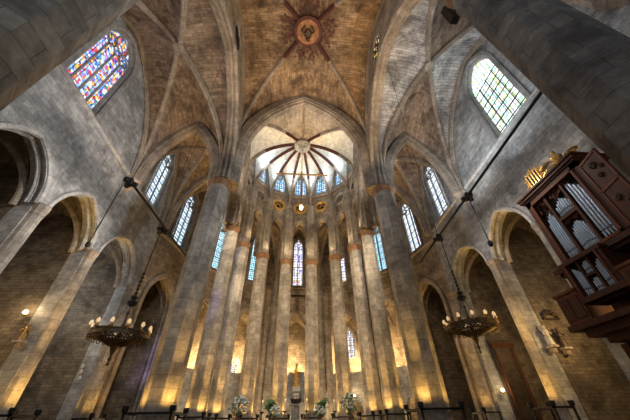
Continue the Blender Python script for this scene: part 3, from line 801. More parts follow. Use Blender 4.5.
for s in (-1, 1):
    c = (s*(PO[6][0]-.3), PO[6][1]-.25)
    lamp_stand(c, .6, s*pi/7, 'black iron lamp stand at the ambulatory wall pier beside the %s aisle' % SIDE[s])
# ------------------------------------------------------------------ hanging rails and chandeliers
def iron_rail(a, b, hang, label, rope=None, drop=None):
    t = thing('light_rail', label, 'rail', (0,0,0))
    A, B = V(a), V(b)
    mb = MB(); mb.tube([A, B], .075, 8); mb.build('rod', M['iron'], t, smooth=60)
    for p in hang:
        p = V(p)
        mb = MB(); mb.lathe([(.06,-.34),(.2,-.26),(.22,-.08),(.14,-.04),(.16,.1),(.1,.24),(.03,.3)], tuple(p), 10)
        for k in range(3):
            q = 2*pi*k/3 + .4
            mb.lathe([(.05,-.22),(.14,-.2),(.14,.02),(.05,.04)], (p.x+.26*cos(q), p.y+.3*sin(q), p.z-.06), 8)
        mb.build('spotlight_cluster', M['iron'], t, smooth=50)
        mb = MB(); mb.tube([p, (p.x, p.y, 23.4)], .014, 4); mb.build('suspension_wire', M['iron'], t)
    if rope:
        mb = MB(); mb.tube([tuple(rope[0]), tuple(rope[1]), tuple(V(hang[1])+V((0,0,.25)))], .016, 4); mb.build('suspension_rope', M['iron'], t)
    if drop:
        mb = MB(); mb.tube(drop, .03, 5); c = mb.build('hanging_line', M['iron'], t)
        mb = MB(); mb.lathe([(.03,-.35),(.13,-.25),(.13,-.05),(.04,.05)], drop[-1], 8); mb.build('hook', M['iron'], c, smooth=40)
    return t
HL = (-9.95, 16.75, 12.7); HR = (10.3, 16.7, 12.7)
iron_rail((-9.98, 11.6, 12.7), (-9.4, 20.6, 12.7), [(-9.97, 11.9, 12.7), HL], 'long black iron rail hanging in the left aisle below the pale windows', ((-XN+.5, 9.3, 26.0), (-XN-.1, 9.7, 25.2)))
iron_rail((9.75, 3.2, 12.7), (10.45, 20.8, 12.7), [(10.1, 12.0, 12.7), HR], 'long black iron rail slanting below the large window in the right aisle', ((XN-.5, 9.3, 26.0), (XN+.1, 9.7, 25.2)), [(10.1, 12.0, 12.4), (10.1, 12.0, 9.4)])

def chandelier(loc, hang_z, label, R=1.42):
    t = thing('chandelier', label, 'chandelier', loc, 0)
    def ring(r, z, th, n=40): return [(r*cos(2*pi*i/n), r*sin(2*pi*i/n), z) for i in range(n)]
    mb = MB(); mb.tube(ring(R, 0, 0), .06, 6, True); mb.sweep(ring(R, -.12, 0), (0,0,1), [(-.02,-.1),(.02,-.1),(.02,.1),(-.02,.1)], closed=True, mode='in'); mb.build('ring', M['darkbrass'], t, smooth=50)
    mb = MB(); mb.tube(ring(R*.62, -.28, 0, 30), .05, 6, True); mb.build('inner_ring', M['darkbrass'], t, smooth=50)
    # pierced openwork basket between the rings and the foot
    mb = MB()
    for k in range(36):
        a = 2*pi*k/36; b = a + 2*pi/36
        for u, v in ((a, b), (b, a)):
            mb.tube([(R*.98*cos(u), R*.98*sin(u), -.2), (R*.62*cos(v), R*.62*sin(v), -.32), (R*.2*cos(u), R*.2*sin(u), -.62)], .03, 4)
    for k in range(24):
        a = 2*pi*(k+.5)/24
        mb.sweep([(R*.97*cos(a)+.09*cos(q)*-sin(a), R*.97*sin(a)+.09*cos(q)*cos(a), -.3+.09*sin(q)) for q in [2*pi*i/8 for i in range(8)]], (cos(a), sin(a), 0), [(-.02,-.02),(.02,-.02),(.02,.02),(-.02,.02)], closed=True, mode='in')
    mb.build('openwork_basket', M['darkbrass'], t)
    mb = MB(); mb.lathe([(.02,-1.55),(.08,-1.48),(.03,-1.38),(.1,-1.22),(.05,-1.08),(.12,-.9),(.2,-.7),(.3,-.5),(.2,-.42),(.1,-.2),(.07,.2),(.14,.35),(.07,.55),(.04,1.0),(.1,1.12),(.03,1.25)], (0,0,0), 14); mb.build('stem', M['darkbrass'], t, smooth=40)
    for k in range(6):
        a = 2*pi*k/6
        mb = MB(); mb.tube([(.12*cos(a), .12*sin(a), .3), (R*.35*cos(a), R*.35*sin(a), .05), (R*.7*cos(a), R*.7*sin(a), -.12), (R*cos(a), R*sin(a), 0)], .04, 6); mb.build('arm', M['darkbrass'], t, smooth=50)
    for k in range(12):
        a = 2*pi*(k+.25)/12; x, y = R*1.03*cos(a), R*1.03*sin(a)
        mb = MB(); mb.lathe([(.03,-.05),(.12,.06),(.13,.09),(.05,.1),(.045,.22),(.0,.23)], (x, y, 0), 8); h = mb.build('candle_holder', M['brass'], t, smooth=40)
        mb = MB(); mb.lathe([(.03,.2),(.085,.26),(.1,.33),(.08,.41),(.04,.47),(.01,.49)], (x, y, 0), 8); mb.build('bulb', M['lampglass'], h, smooth=60)
    for k in range(3):
        a = 2*pi*k/3
        mb = MB(); mb.tube([(R*.62*cos(a), R*.62*sin(a), -.25), (.06*cos(a), .06*sin(a), 1.7)], .018, 4); mb.build('chain', M['iron'], t)
    mb = MB(); mb.lathe([(.05,1.5),(.26,1.6),(.3,1.75),(.12,1.9),(.2,2.05),(.06,2.2)], (0,0,0), 10); mb.build('hub', M['iron'], t, smooth=40)
    top = hang_z - loc[2] - .42
    mb = MB(); mb.tube([(0,0,2.1),(0,0,top)], .03, 5)
    z = 2.3
    while z < 3.6: mb.ball((0,0,z), .09, 6, (1,1,1.3)); z += .25
    mb.build('suspension_chain', M['iron'], t)
    return t
chandelier((HL[0], HL[1], 5.75), HL[2], 'large brass crown chandelier hanging in the left aisle')
chandelier((HR[0]+.12, HR[1], 6.3), HR[2], 'large brass crown chandelier hanging in the right aisle near the organ')
# thin black upright line with a small end piece on the left wall
t = thing('hanging_line', 'thin black upright line below the vault corbel on the left wall', 'cable', (0,0,0))
mb = MB(); mb.tube([(-13.0, 15.2, 15.9), (-13.0, 15.2, 10.6)], .035, 5); mb.build('cable', M['iron'], t)
mb = MB(); mb.lathe([(.03,-.35),(.13,-.25),(.13,-.05),(.04,.05)], (-13.0, 15.2, 10.6), 8); mb.build('end_piece', M['iron'], t, smooth=40)

# ------------------------------------------------------------------ loudspeakers
def loudspeaker(loc, rz, label):
    t = thing('loudspeaker', label, 'speaker', loc, rz)
    mb = MB(); mb.box((0,0,0), (.34,.32,1.5)); mb.build('cabinet', M['iron'], t)
    mb = MB(); mb.box((0,-.17,0), (.28,.02,1.4)); mb.build('grille', M['dark'], t)
    mb = MB(); mb.tube([(0,.1,.4),(0,.4,.4),(0,.4,-.4),(0,.1,-.4)], .04, 6); mb.build('bracket', M['iron'], t)
loudspeaker((6.7, 4.0, 17.3), radians(180), 'black loudspeaker at the capital of the right corner pier')

# ------------------------------------------------------------------ organ on its gallery
org = thing('pipe_organ', 'carved brown wooden organ with silver pipes on a gallery, right wall', 'organ', (0,0,0))
def ob(name, mat, boxes, parent=org):
    mb = MB()
    for x0, x1, y0, y1, z0, z1 in boxes: mb.box(((x0+x1)/2, (y0+y1)/2, (z0+z1)/2), (x1-x0, y1-y0, z1-z0))
    return mb.build(name, mat, parent)
ob('case', M['wood'], [(11.5,12.9,6.95,9.95,6.7,10.3),(11.2,11.5,9.65,9.95,6.7,10.3),(11.2,11.5,6.95,7.25,6.7,10.3),(11.2,11.5,6.95,9.95,6.7,6.95),(11.2,11.5,6.95,9.95,10.0,10.3)])
ob('cornice', M['wood'], [(11.15,13.0,6.85,10.05,10.3,10.4),(11.08,13.0,6.78,10.12,10.4,10.55),(11.02,13.0,6.72,10.18,10.55,10.64)])
ob('frame_molding', M['wood2'], [(11.14,11.2,9.62,9.72,6.9,10.1),(11.14,11.2,7.2,7.3,6.9,10.1),(11.14,11.2,7.2,9.72,10.0,10.1),(11.14,11.2,7.2,9.72,6.9,7.0)])
ob('divider', M['wood'], [(11.22,11.5,8.92,9.02,6.95,10.0)]); ob('divider', M['wood'], [(11.22,11.5,8.0,8.1,6.95,10.0)]); ob('divider', M['wood'], [(11.22,11.5,8.1,8.92,8.55,8.7)])
ob('backing', M['dark'], [(11.46,11.51,7.25,9.65,6.95,10.0)])
def pipes(x, y0, y1, z0, hs, parent=org):
    n = len(hs); w = (y1-y0)/n; r = w*.44
    for i, h in enumerate(hs):
        y = y0 + (i+.5)*w
        mb = MB(); mb.lathe([(r*.25, z0), (r, z0+min(.3, h*.2)), (r, z0+h)], (x, y, 0), 10); p = mb.build('pipe', M['tin'], parent, smooth=40)
        mb = MB(); mb.box((x-r*.9, y, z0+min(.3, h*.2)+.07), (.02, r*1.1, .07)); mb.build('mouth', M['dark'], p)
pipes(11.36, 9.04, 9.63, 6.97, [1.9,2.1,2.25,2.2,2.05,1.8])
pipes(11.36, 8.12, 8.9, 6.97, [.95,1.1,1.2,1.28,1.28,1.2,1.1,.95])
pipes(11.36, 8.12, 8.9, 8.72, [.5,.62,.72,.8,.72,.62,.5])
pipes(11.36, 7.28, 7.98, 6.97, [2.3,2.45,2.6,2.75,2.85])
# carved foliage above the pipes
def foliage(name, pts, mat, parent=org, x=11.3):
    mb = MB()
    for y, z, r in pts:
        for k in range(3):
            a = random.random()*6.28
            mb.sweep([(x, y+r*cos(a+2*pi*i/8*.8)*(1-.06*i), z+r*sin(a+2*pi*i/8*.8)*(1-.06*i)) for i in range(9)], (1,0,0), [(-.022,-.03),(.022,-.03),(.022,.03),(-.022,.03)], mode='in')
        mb.ball((x, y, z), r*.4, 6)
    return mb.build(name, mat, parent)
foliage('carved_foliage', [(9.04+.59*random.random(), 9.3+.65*random.random(), .09) for _ in range(14)] + [(8.12+.78*random.random(), 9.6+.35*random.random(), .09) for _ in range(9)] + [(8.12+.78*random.random(), 8.3+.2*random.random(), .07) for _ in range(7)] + [(7.28+.7*random.random(), 9.8+.17*random.random(), .08) for _ in range(6)], M['wood2'])
# open side shutter with gilded ornament
mb = MB(); fs = frame_of((11.2,6.93), (10.95,5.95), (10,8))
def slab(fr, u0, u1, z0, z1, o0, o1, m=None):
    m = m or MB()
    P = [fpt(fr,u0,0,o0), fpt(fr,u1,0,o0), fpt(fr,u1,0,o1), fpt(fr,u0,0,o1)]
    m.prism([(p.x,p.y) for p in P], z0, z1); return m
sh = slab(fs, 0, 1.0, 6.9, 9.9, -.03, .03).build('shutter', M['wood'], org)
m_ = MB()
for u0,u1,z0,z1 in ((0,.08,6.9,9.9),(.92,1.0,6.9,9.9),(0,1.0,6.9,7.0),(0,1.0,9.8,9.9),(0,1.0,8.4,8.5)): slab(fs,u0,u1,z0,z1,.03,.06,m_)
m_.build('shutter_frame', M['wood2'], sh)
for u, z, r in ((.5,9.45,.2),(.5,8.95,.15),(.4,7.9,.18),(.7,7.6,.2),(.5,7.3,.14),(.75,9.2,.12)):
    m_ = MB()
    for k in range(6):
        a = k*pi/3
        m_.ball(tuple(fpt(fs, u+r*.45*cos(a), z+r*.45*sin(a), .06)), r*.34, 6)
    m_.ball(tuple(fpt(fs,u,z,.08)), r*.4, 6)
    m_.build('gilded_ornament', M['darkbrass'], sh)
# ledge, choir case, gallery
ob('ledge', M['wood'], [(10.75,13.0,5.4,10.2,6.5,6.7),(10.9,13.0,5.6,10.1,6.38,6.5)])
ch = ob('choir_case', M['wood'], [(10.75,11.4,7.8,9.45,5.0,6.5),(10.45,10.75,9.3,9.5,5.15,6.6),(10.45,10.75,7.75,7.95,5.15,6.6),(10.4,10.8,7.7,9.55,6.5,6.64),(10.4,10.8,7.7,9.55,5.05,5.25)])
ob('choir_frame', M['wood2'], [(10.4,10.45,9.28,9.36,5.25,6.5)], ch); ob('choir_frame', M['wood2'], [(10.4,10.45,7.9,7.98,5.25,6.5)], ch)
ob('backing', M['dark'], [(10.72,10.76,7.95,9.3,5.25,6.5)], ch)
ob('divider', M['wood'], [(10.5,10.75,8.83,8.89,5.25,6.5),(10.5,10.75,8.38,8.44,5.25,6.5),(10.5,10.75,8.44,8.83,5.85,5.93)], ch)
pipes(10.62, 8.89, 9.28, 5.25, [.8,.9,.98,1.05,1.1])
pipes(10.62, 8.46, 8.81, 5.25, [.42,.5,.5,.42]); pipes(10.62, 8.46, 8.81, 5.95, [.38,.46,.46,.38])
pipes(10.62, 7.98, 8.38, 5.25, [1.1,1.1,1.02,.95,.85])
ob('lower_case', M['wood2'], [(11.7,12.9,5.4,9.6,4.5,6.38)])
ob('gallery_floor', M['wood'], [(10.3,13.15,5.0,10.5,4.3,4.5),(10.6,13.15,5.3,10.2,4.05,4.3),(11.0,13.15,5.6,9.9,3.8,4.05)])
ob('parapet', M['wood2'], [(10.42,10.52,5.05,7.7,4.5,5.6),(10.36,10.58,5.0,7.7,5.6,5.7)])
ob('parapet', M['wood2'], [(10.42,10.52,9.45,10.45,4.5,5.6),(10.52,13.1,10.35,10.45,4.5,5.6),(10.36,10.58,9.45,10.5,5.6,5.7),(10.52,13.1,10.3,10.5,5.6,5.7)])
for y0 in (5.2, 5.85, 6.5, 7.15, 9.52, 9.98):
    ob('parapet_panel', M['wood'], [(10.38,10.42,y0,y0+.42,4.65,5.45)])
ob('bracket', M['wood'], [(11.6,13.1,5.9,6.15,3.2,3.8),(12.3,13.1,5.9,6.15,2.7,3.2)]); ob('bracket', M['wood'], [(11.6,13.1,9.85,10.1,3.2,3.8),(12.3,13.1,9.85,10.1,2.7,3.2)])
# gilded crest with barred shield, scrolls and urn along the top of the organ
cr = MB(); cy, cz, cx = 9.15, 11.5, 11.75
for k in range(20):
    a = 2*pi*k/20; r0, r1 = .4, .68 if k % 2 else .56
    cr.tube([(cx, cy+r0*cos(a), cz+r0*sin(a)), (cx, cy+r1*cos(a), cz+r1*sin(a))], [.07, .03], 5)
cr.box((cx, cy, cz), (.12, .7, .7)); cr.box((cx, cy, cz-.65), (.1,.12,.5))
c_ = cr.build('gilded_crest', M['gold'], org)
mb = MB()
for k in range(4):
    u = -.26 + .17*k
    mb.box((cx-.075, cy+u, cz), (.03, .085, .62))
mb.build('shield_bar', M['dark'], c_)
foliage('gilded_scrollwork', [(8.5-.14*i, 11.0+.13*sin(i*1.7), .12-.006*i) for i in range(6)] + [(9.35,10.95,.13),(9.1,10.9,.12),(8.8,10.95,.13)], M['gold'], x=11.6)
mb = MB(); mb.lathe([(.12,10.72),(.16,10.8),(.06,10.9),(.2,11.1),(.24,11.25),(.12,11.4),(.05,11.5),(.09,11.58),(.02,11.7)], (11.5, 7.55, 0), 12); mb.build('gilded_urn', M['gold'], org, smooth=40)
foliage('gilded_scrollwork', [(7.1-.12*i, 10.95-.03*i, .13) for i in range(4)], M['gold'], x=11.45)

# ------------------------------------------------------------------ sanctuary
ZP = .9
t = thing('stone_altar', 'pale stone altar table carrying the two candlesticks before the statue', 'altar', (0, 21.6, ZP))
mb = MB(); mb.box((0,0,.96), (3.4,1.0,.14)); mb.build('tabletop', M['statue'], t)
for x in (-1.3, 0, 1.3):
    mb = MB(); mb.box((x,0,.45), (.5,.7,.9)); mb.build('leg', M['pier'], t)
AT = ZP + 1.03
def candlestick(loc, h, label, floor_stand):
    t = thing('candlestick', label, 'candlestick', loc)
    mb = MB(); mb.lathe([(.16,0),(.17,.03),(.08,.08),(.035,.14),(.03,h*.5),(.06,h*.52),(.03,h*.56),(.03,h-.08),(.15,h),(.16,h+.03),(.05,h+.04)], (0,0,0), 12); mb.build('stand', M['darkbrass'], t, smooth=40)
    mb = MB(); mb.lathe([(.045,h+.04),(.045,h+.55),(.01,h+.56)], (0,0,0), 8); cd = mb.build('candle', M['wax'], t, smooth=40)
    mb = MB(); mb.lathe([(.008,h+.56),(.018,h+.6),(.01,h+.64),(.002,h+.67)], (0,0,0), 6); mb.build('flame', M['bulb'], cd, smooth=60)
candlestick((-.78, 21.6, AT), .45, 'dark candlestick with a white candle on the altar, left of the statue', False)
candlestick((.62, 21.6, AT), .45, 'dark candlestick with a white candle on the altar, right of the statue', False)
candlestick((-2.25, 22.0, ZP), 1.45, 'tall floor candlestick between the large flower arrangement and the left palm', True)
candlestick((2.45, 22.0, ZP), 1.45, 'tall floor candlestick between the right palm and the right flower arrangement', True)
def flowers(loc, R, label, seed, vase_h=.3):
    rnd = random.Random(seed)
    t = thing('flower_arrangement', label, 'flowers', loc)
    mb = MB(); mb.lathe([(.1,0),(.14,.03),(.2,vase_h*.5),(.13,vase_h*.9),(.17,vase_h)], (0,0,0), 12); mb.build('vase', M['pot'], t, smooth=40)
    st, lf, bl = MB(), MB(), MB(); c = vase_h + R*.75
    for k in range(int(90*R/.6)):
        a = rnd.uniform(0, 6.283); e = rnd.uniform(-.5, 1.5); r = R*rnd.uniform(.6, 1.0)
        p = V((r*cos(a)*cos(e), r*sin(a)*cos(e), c + r*sin(e)*.95))
        if k % 3 == 0: st.tube([(0,0,vase_h*.8), tuple(p)], .012, 4)
        if k % 5 < 3:
            bl.ball(tuple(p), rnd.uniform(.06,.11), 6, (1,1,.7))
        d = V((cos(a)*cos(e), sin(a)*cos(e), sin(e))); n = d.cross(V((0,0,1))); n.normalize() if n.length > .01 else None
        q = p*1.0 - d*.12
        L = rnd.uniform(.2,.36); w = .055; m = d.cross(n)*.02
        lf.face([tuple(q), tuple(q+d*L*.5+n*w+m), tuple(q+d*L+V((0,0,-.06))), tuple(q+d*L*.5-n*w+m)])
        lf.face([tuple(q), tuple(q+d*L*.5-n*w-m), tuple(q+d*L+V((0,0,-.06))), tuple(q+d*L*.5+n*w-m)])
    st.build('stems', M['leaf'], t); lf.build('leaves', M['leaf'] if seed % 2 else M['paleleaf'], t); bl.build('blossoms', M['petal'], t, smooth=60)
def pedestal(x, y, h, label, r=.24):
    t = thing('flower_pedestal', label, 'pedestal', (x, y, ZP))
    mb = MB(); mb.lathe([(r*1.3,0),(r*1.3,.1),(r*.9,.16),(r*.85,h-.16),(r*1.3,h-.08),(r*1.3,h)], (0,0,0), 8); mb.build('column', M['pier'], t)
pedestal(-3.75, 22, .95, 'stone pedestal under the large white flower arrangement on the left'); flowers((-3.75, 22, ZP+.95), .66, 'large round arrangement of white flowers before the left apse piers', 2)
pedestal(3.5, 22, 1.0, 'stone pedestal under the round white flower arrangement on the right'); flowers((3.5, 22, ZP+1.0), .66, 'large round arrangement of white flowers before the right apse piers', 3)
flowers((-1.42, 21.65, AT), .34, 'small bunch of white flowers on the left end of the altar', 4, .16)
flowers((1.4, 21.65, AT), .36, 'small bunch of white flowers on the right end of the altar', 5, .16)
def palm(x, y, z, label, seed):
    rnd = random.Random(seed); t = thing('potted_palm', label, 'plant', (x, y, ZP))
    mb = MB(); mb.lathe([(.2,0),(.28,.45),(.31,.47),(.31,.55),(.26,.55),(.25,.5)], (0,0,0), 12); mb.build('pot', M['pot'], t, smooth=40)
    mb = MB(); mb.tube([(0,0,.4),(.02,0,z*.6)], .05, 6); mb.build('stem', M['pot'], t)
    mb = MB()
    for k in range(16):
        a = 2*pi*k/16 + rnd.uniform(-.2,.2); L = rnd.uniform(.5,.85); up = rnd.uniform(.3,.9); P = []
        for i in range(7):
            u = i/6; P.append(V((.02+L*.7*u*cos(a), L*.7*u*sin(a), z*.6 + up*sin(u*2.2)*.9)))
        for i in range(6):
            d = P[i+1]-P[i]; n = d.cross(V((0,0,1))); n.normalize(); l = .26*sin(pi*(i+.7)/7)
            for sgn in (-1, 1):
                mb.face([tuple(P[i]), tuple(P[i]+n*sgn*l+d*.8+V((0,0,-.06))), tuple(P[i+1])])
    mb.build('fronds', M['leaf'], t)
palm(-1.85, 23.0, 2.45, 'green palm in a pot between the left candlesticks', 1); palm(1.72, 23.0, 2.45, 'green palm in a pot between the right candlesticks', 2)

# stele, gilded statue on its column and ship
t = thing('stone_stele', 'grey stone stele with a wide slab behind the gilded statue', 'stele', (-.02, 26.5, ZP))
mb = MB(); mb.box((0,0,1.1), (.62,.4,2.2)); mb.build('column', M['wall'], t)
mb = MB(); mb.box((0,.02,3.25), (1.3,.3,2.1)); mb.build('slab', M['wall'], t)
t = thing('model_ship', 'dark wooden model ship on a grey stand below the gilded statue', 'model ship', (-.02, 25.1, ZP))
mb = MB(); mb.box((0,0,.98), (.34,.34,1.96)); mb.box((0,0,2.0), (.95,.5,.08)); mb.build('stand', M['wall'], t)
mb = MB()
rows = []
for i in range(9):
    u = -1 + i/4; w = .2*sqrt(max(0, 1-u*u))+.01; k = .06*u*u + 2.04
    rows.append([(u*.42, -w, .3+k), (u*.4, -w*.8, .12+k), (u*.36, 0, .0+k), (u*.4, w*.8, .12+k), (u*.42, w, .3+k)])
mb.grid(rows); mb.face([r[0] for r in rows] + [r[-1] for r in rows[::-1]]); mb.build('hull', M['oil'], t, smooth=50)
for x in (-.2, .05, .26):
    mb = MB(); mb.tube([(x,0,2.28),(x,0,2.56)], .015, 5); mb.tube([(x,-.14,2.48),(x,.14,2.48)], .01, 4); mb.build('mast', M['oil'], t)
t = thing('madonna_statue', 'gilded standing madonna statue with child on a pale column before the axis window', 'statue', (-.02, 25.9, ZP+3.2))
mb = MB(); mb.box((0,0,-1.9), (.4,.4,2.6)); mb.prism([(-.24,-.24),(.24,-.24),(.24,.24),(-.24,.24)], -.62, -.34); mb.prism([(-.3,-.3),(.3,-.3),(.3,.3),(-.3,.3)], -.34, 0); mb.build('pedestal', M['statue'], t)
mb = MB(); N_ = 20; rows = []
for r, z in ((.25,0),(.27,.05),(.24,.3),(.21,.6),(.19,.85),(.205,1.0),(.20,1.12),(.13,1.22),(.07,1.27),(.065,1.31)):
    rows.append([(r*(1+.09*sin(5*2*pi*j/N_+z*2)*(1 if z < 1 else 0))*cos(2*pi*j/N_), r*.8*(1+.09*sin(5*2*pi*j/N_+z*2)*(1 if z < 1 else 0))*sin(2*pi*j/N_), z) for j in range(N_)])
mb.grid(rows, closed=True); mb.face(rows[0]); mb.ball((0,-.01,1.41), .11, 12, (.85,.95,1.2))
mb.tube([(-.18,0,1.1),(-.25,-.08,.9),(-.12,-.22,.88)], [.07,.065,.045], 8); mb.tube([(.18,0,1.1),(.27,-.06,.92),(.2,-.2,.92)], [.07,.065,.045], 8)
mb.tube([(.18,-.17,.84),(.19,-.18,1.0),(.17,-.17,1.12)], [.08,.09,.05], 8); mb.ball((.17,-.19,1.2), .07, 10)
mb.build('body', M['gold'], t, smooth=60)
mb = MB(); mb.lathe([(.09,1.5),(.11,1.53),(.13,1.62)], (0,-.01,0), 12)
for k in range(6): mb.tube([(.12*cos(k*pi/3), .12*sin(k*pi/3)-.01, 1.6),(.14*cos(k*pi/3), .14*sin(k*pi/3)-.01, 1.7)], [.025,.008], 5)
mb.build('crown', M['gold'], t)

# hanging lamp with its cross bar
t = thing('hanging_lamp', 'glowing lamp hung below a long horizontal bar in the apse', 'lamp', (0, YA, 0))
mb = MB(); mb.tube([(0,0,ZB-.5),(0,0,24.5)], .025, 5); mb.build('cable', M['iron'], t)
mb = MB(); mb.tube([(-2.85,0,24.45),(2.85,0,24.45)], .09, 8); mb.ball((-2.85,0,24.45), .13, 8); mb.ball((2.85,0,24.45), .13, 8); mb.build('bar', M['brass'], t, smooth=50)
mb = MB(); mb.tube([(0,0,24.9),(0,0,20.2)], .07, 8); mb.lathe([(.05,20.4),(.13,20.2),(.06,20.05),(.16,19.9),(.2,19.75)], (0,0,0), 12); mb.build('rod', M['brass'], t, smooth=50)
mb = MB(); mb.lathe([(.02,19.2),(.14,19.3),(.2,19.5),(.17,19.7),(.12,19.78)], (0,0,0), 12); mb.build('lamp_glass', M['flame'], t, smooth=60)

# ------------------------------------------------------------------ smaller things on the chapel walls
def wall_lamp(loc, d, label):
    t = thing('wall_lamp', label, 'lamp', loc)
    mb = MB(); mb.tube([(0,0,0),(d[0]*.25,d[1]*.25,-.02)], .035, 6); mb.lathe([(.04,-.1),(.09,-.02),(.03,.04)], (d[0]*.3,d[1]*.3,0), 8); mb.build('arm', M['brass'], t)
    mb = MB(); mb.ball((d[0]*.32,d[1]*.32,.1), .11, 10); mb.build('bulb', M['flame'], t, smooth=60)
wall_lamp((-14.1, 15.52, 6.3), (0,-1), 'bright little wall lamp in the left chapel beside the pilaster')
wall_lamp((13.55, 20.9, 3.2), (0,-1), 'small glowing wall lamp low in the chapel under the right chandelier')
wall_lamp((6.45, 34.62, 4.0), (-.43,-.9), 'glowing wall lamp on the grey screen behind the right apse piers')
def bracket_figure(loc, label, mat, h=.9):
    t = thing('statuette', label, 'statuette', loc)
    mb = MB(); mb.prism([(-.22,-.4),(.22,-.4),(.22,0),(-.22,0)], -.12, 0); mb.prism([(-.12,-.25),(.12,-.25),(.12,0),(-.12,0)], -.35, -.12); mb.build('bracket', M['rib'], t)
    mb = MB(); mb.lathe([(.18,0),(.16,h*.3),(.12,h*.55),(.16,h*.68),(.14,h*.76),(.05,h*.82)], (0,-.2,0), 12); mb.ball((0,-.2,h*.91), h*.095, 10, (.9,1,1.2))
    mb.tube([(-.13,-.2,h*.72),(-.22,-.28,h*.55),(-.08,-.38,h*.52)], [.05,.045,.03], 6); mb.tube([(.13,-.2,h*.72),(.22,-.28,h*.58),(.1,-.38,h*.62)], [.05,.045,.03], 6)
    mb.build('figure', mat, t, smooth=60)
bracket_figure((-13.6, 15.52, 5.1), 'small gilded statuette on a bracket below the left wall lamp', M['brass'], .75)
bracket_figure((13.75, 15.52, 4.9), 'pale statuette on a bracket beside the right pilaster, left of the two', M['statue'], 1.0)
bracket_figure((14.5, 15.52, 4.8), 'dark statuette on a bracket beside the right pilaster, right of the two', M['darkbrass'], 1.0)
t = thing('carved_relief', 'dark carved relief on the golden chapel wall above the two statuettes', 'relief', (14.7, 15.5, 6.4))
mb = MB(); mb.prism([(-.5,-.08),(.5,-.08),(.5,.02),(-.5,.02)], -.1, .0); mb.build('ledge', M['darkbrass'], t)
mb = MB()
for k in range(9): mb.ball((-.4+.1*k, -.08, .12+.25*sin(k*pi/8)*(.6+.4*(k % 2))), .1, 7, (1,.6,1.3))
mb.build('figures', M['darkbrass'], t, smooth=60)
for k, (x, z, lab) in enumerate(((-13.75,4.85,'topmost of three small white plaques on the left chapel wall'),(-13.7,4.55,'middle of three small white plaques on the left chapel wall'),(-13.62,4.2,'lowest of three small white plaques on the left chapel wall'))):
    mb = MB(); mb.lathe([(.11,0),(.11,.03),(.07,.05)], (0,0,0), 12); o = mb.build('wall_plaque', M['statue']); o.location = (x, 20.9, z); o.rotation_euler = (pi/2,0,0); tag(o, lab, 'plaque')
# dark retable in the right chapel
t = thing('retable', 'dark red brown retable in the chapel behind the right chandelier', 'retable', (14.75, 20.87, 0))
mb = MB(); mb.box((0,-.12,3.2), (1.6,.2,6.4)); mb.build('panel', M['oil'], t)
mb = MB(); mb.box((0,-.24,3.6), (1.0,.04,3.6)); mb.build('painting', M['oil'], t)
mb = MB()
for x in (-.65,.65): mb.tube([(x,-.3,1.2),(x,-.3,5.8)], .09, 8)
mb.box((0,-.25,6.0), (1.7,.3,.25)); mb.box((0,-.3,1.05), (1.7,.4,.25)); mb.build('frame', M['wood'], t)

# ------------------------------------------------------------------ light
def spot(loc, target, power, col, angle=60, r=.12, blend=.6):
    l = bpy.data.lights.new('spot', 'SPOT'); l.energy = power; l.color = col; l.spot_size = radians(angle); l.spot_blend = blend; l.shadow_soft_size = r
    o = bpy.data.objects.new('spot_light', l); o.location = loc; COL.objects.link(o)
    d = V(target) - V(loc); o.rotation_euler = d.to_track_quat('-Z', 'Y').to_euler(); return o
def point(loc, power, col, r=.2):
    l = bpy.data.lights.new('point', 'POINT'); l.energy = power; l.color = col; l.shadow_soft_size = r
    o = bpy.data.objects.new('point_light', l); o.location = loc; COL.objects.link(o); return o
WARM = (1, .58, .14); AMB = (1, .72, .38); NEU = (1, .93, .86); DAY = (.80, .90, 1)
def uplight(px, py, cx, cy, k):
    f = .62
    spot((px, py, 2.42), (cx+(px-cx)*.5, cy+(py-cy)*.5, 3.2), k*.34, WARM, 125, .06, 1)
    spot((px, py, 2.42), (cx+(px-cx)*.74, cy+(py-cy)*.74, 11.0), k*4.8, WARM, 40, .06, 1)
for i, c in enumerate(PA):
    nx, ny = -c[0]/XN, (YA-c[1])/XN; tx, ty = -ny, nx
    for a, b, pw in ((.76, .76, 200), (-.76, .76, 200), (.76, -.76, 150), (-.76, -.76, 150)):
        uplight(c[0]+tx*a+nx*b, c[1]+ty*a+ny*b, c[0], c[1], pw)
for s in (-1, 1):
    for a, b, pw in ((-s*.98, .98, 260), (-s*.98, -.98, 200), (s*.98, .98, 120), (s*.98, -.98, 120)):
        uplight(s*XN+a, Y1+b, s*XN, Y1, pw)
    wx, wy = s*PO[6][0], PO[6][1]; uplight(wx - s*.75, wy-.5, wx, wy, 130); uplight(wx - s*.3, wy-.9, wx, wy, 150)
    for y, yc, k in ((Y1-.75, Y1, 380), (Y1+.75, Y1, 260), (21.0, 21.75, 90), (22.5, 21.75, 110)):
        uplight(s*(XW-.95), y, s*(XW-.2), yc, k)
for i in range(1, 6):
    fr = frame_of(PO[i], PO[i+1], CA); point(fpt(fr, fr[3]/2, 7.2, -2.6), 620, AMB, .3)
    point(fpt(fr, fr[3]/2, 2.0, 1.6), 160, AMB, .4)
for i in range(7):
    fr = frame_of(PA[i], PA[i+1], CA); p = fpt(fr, fr[3]/2, 27.6, .35)
    spot(p, (0, YA, 30.2), 230, (.62,.82,1), 150, .3, .8)
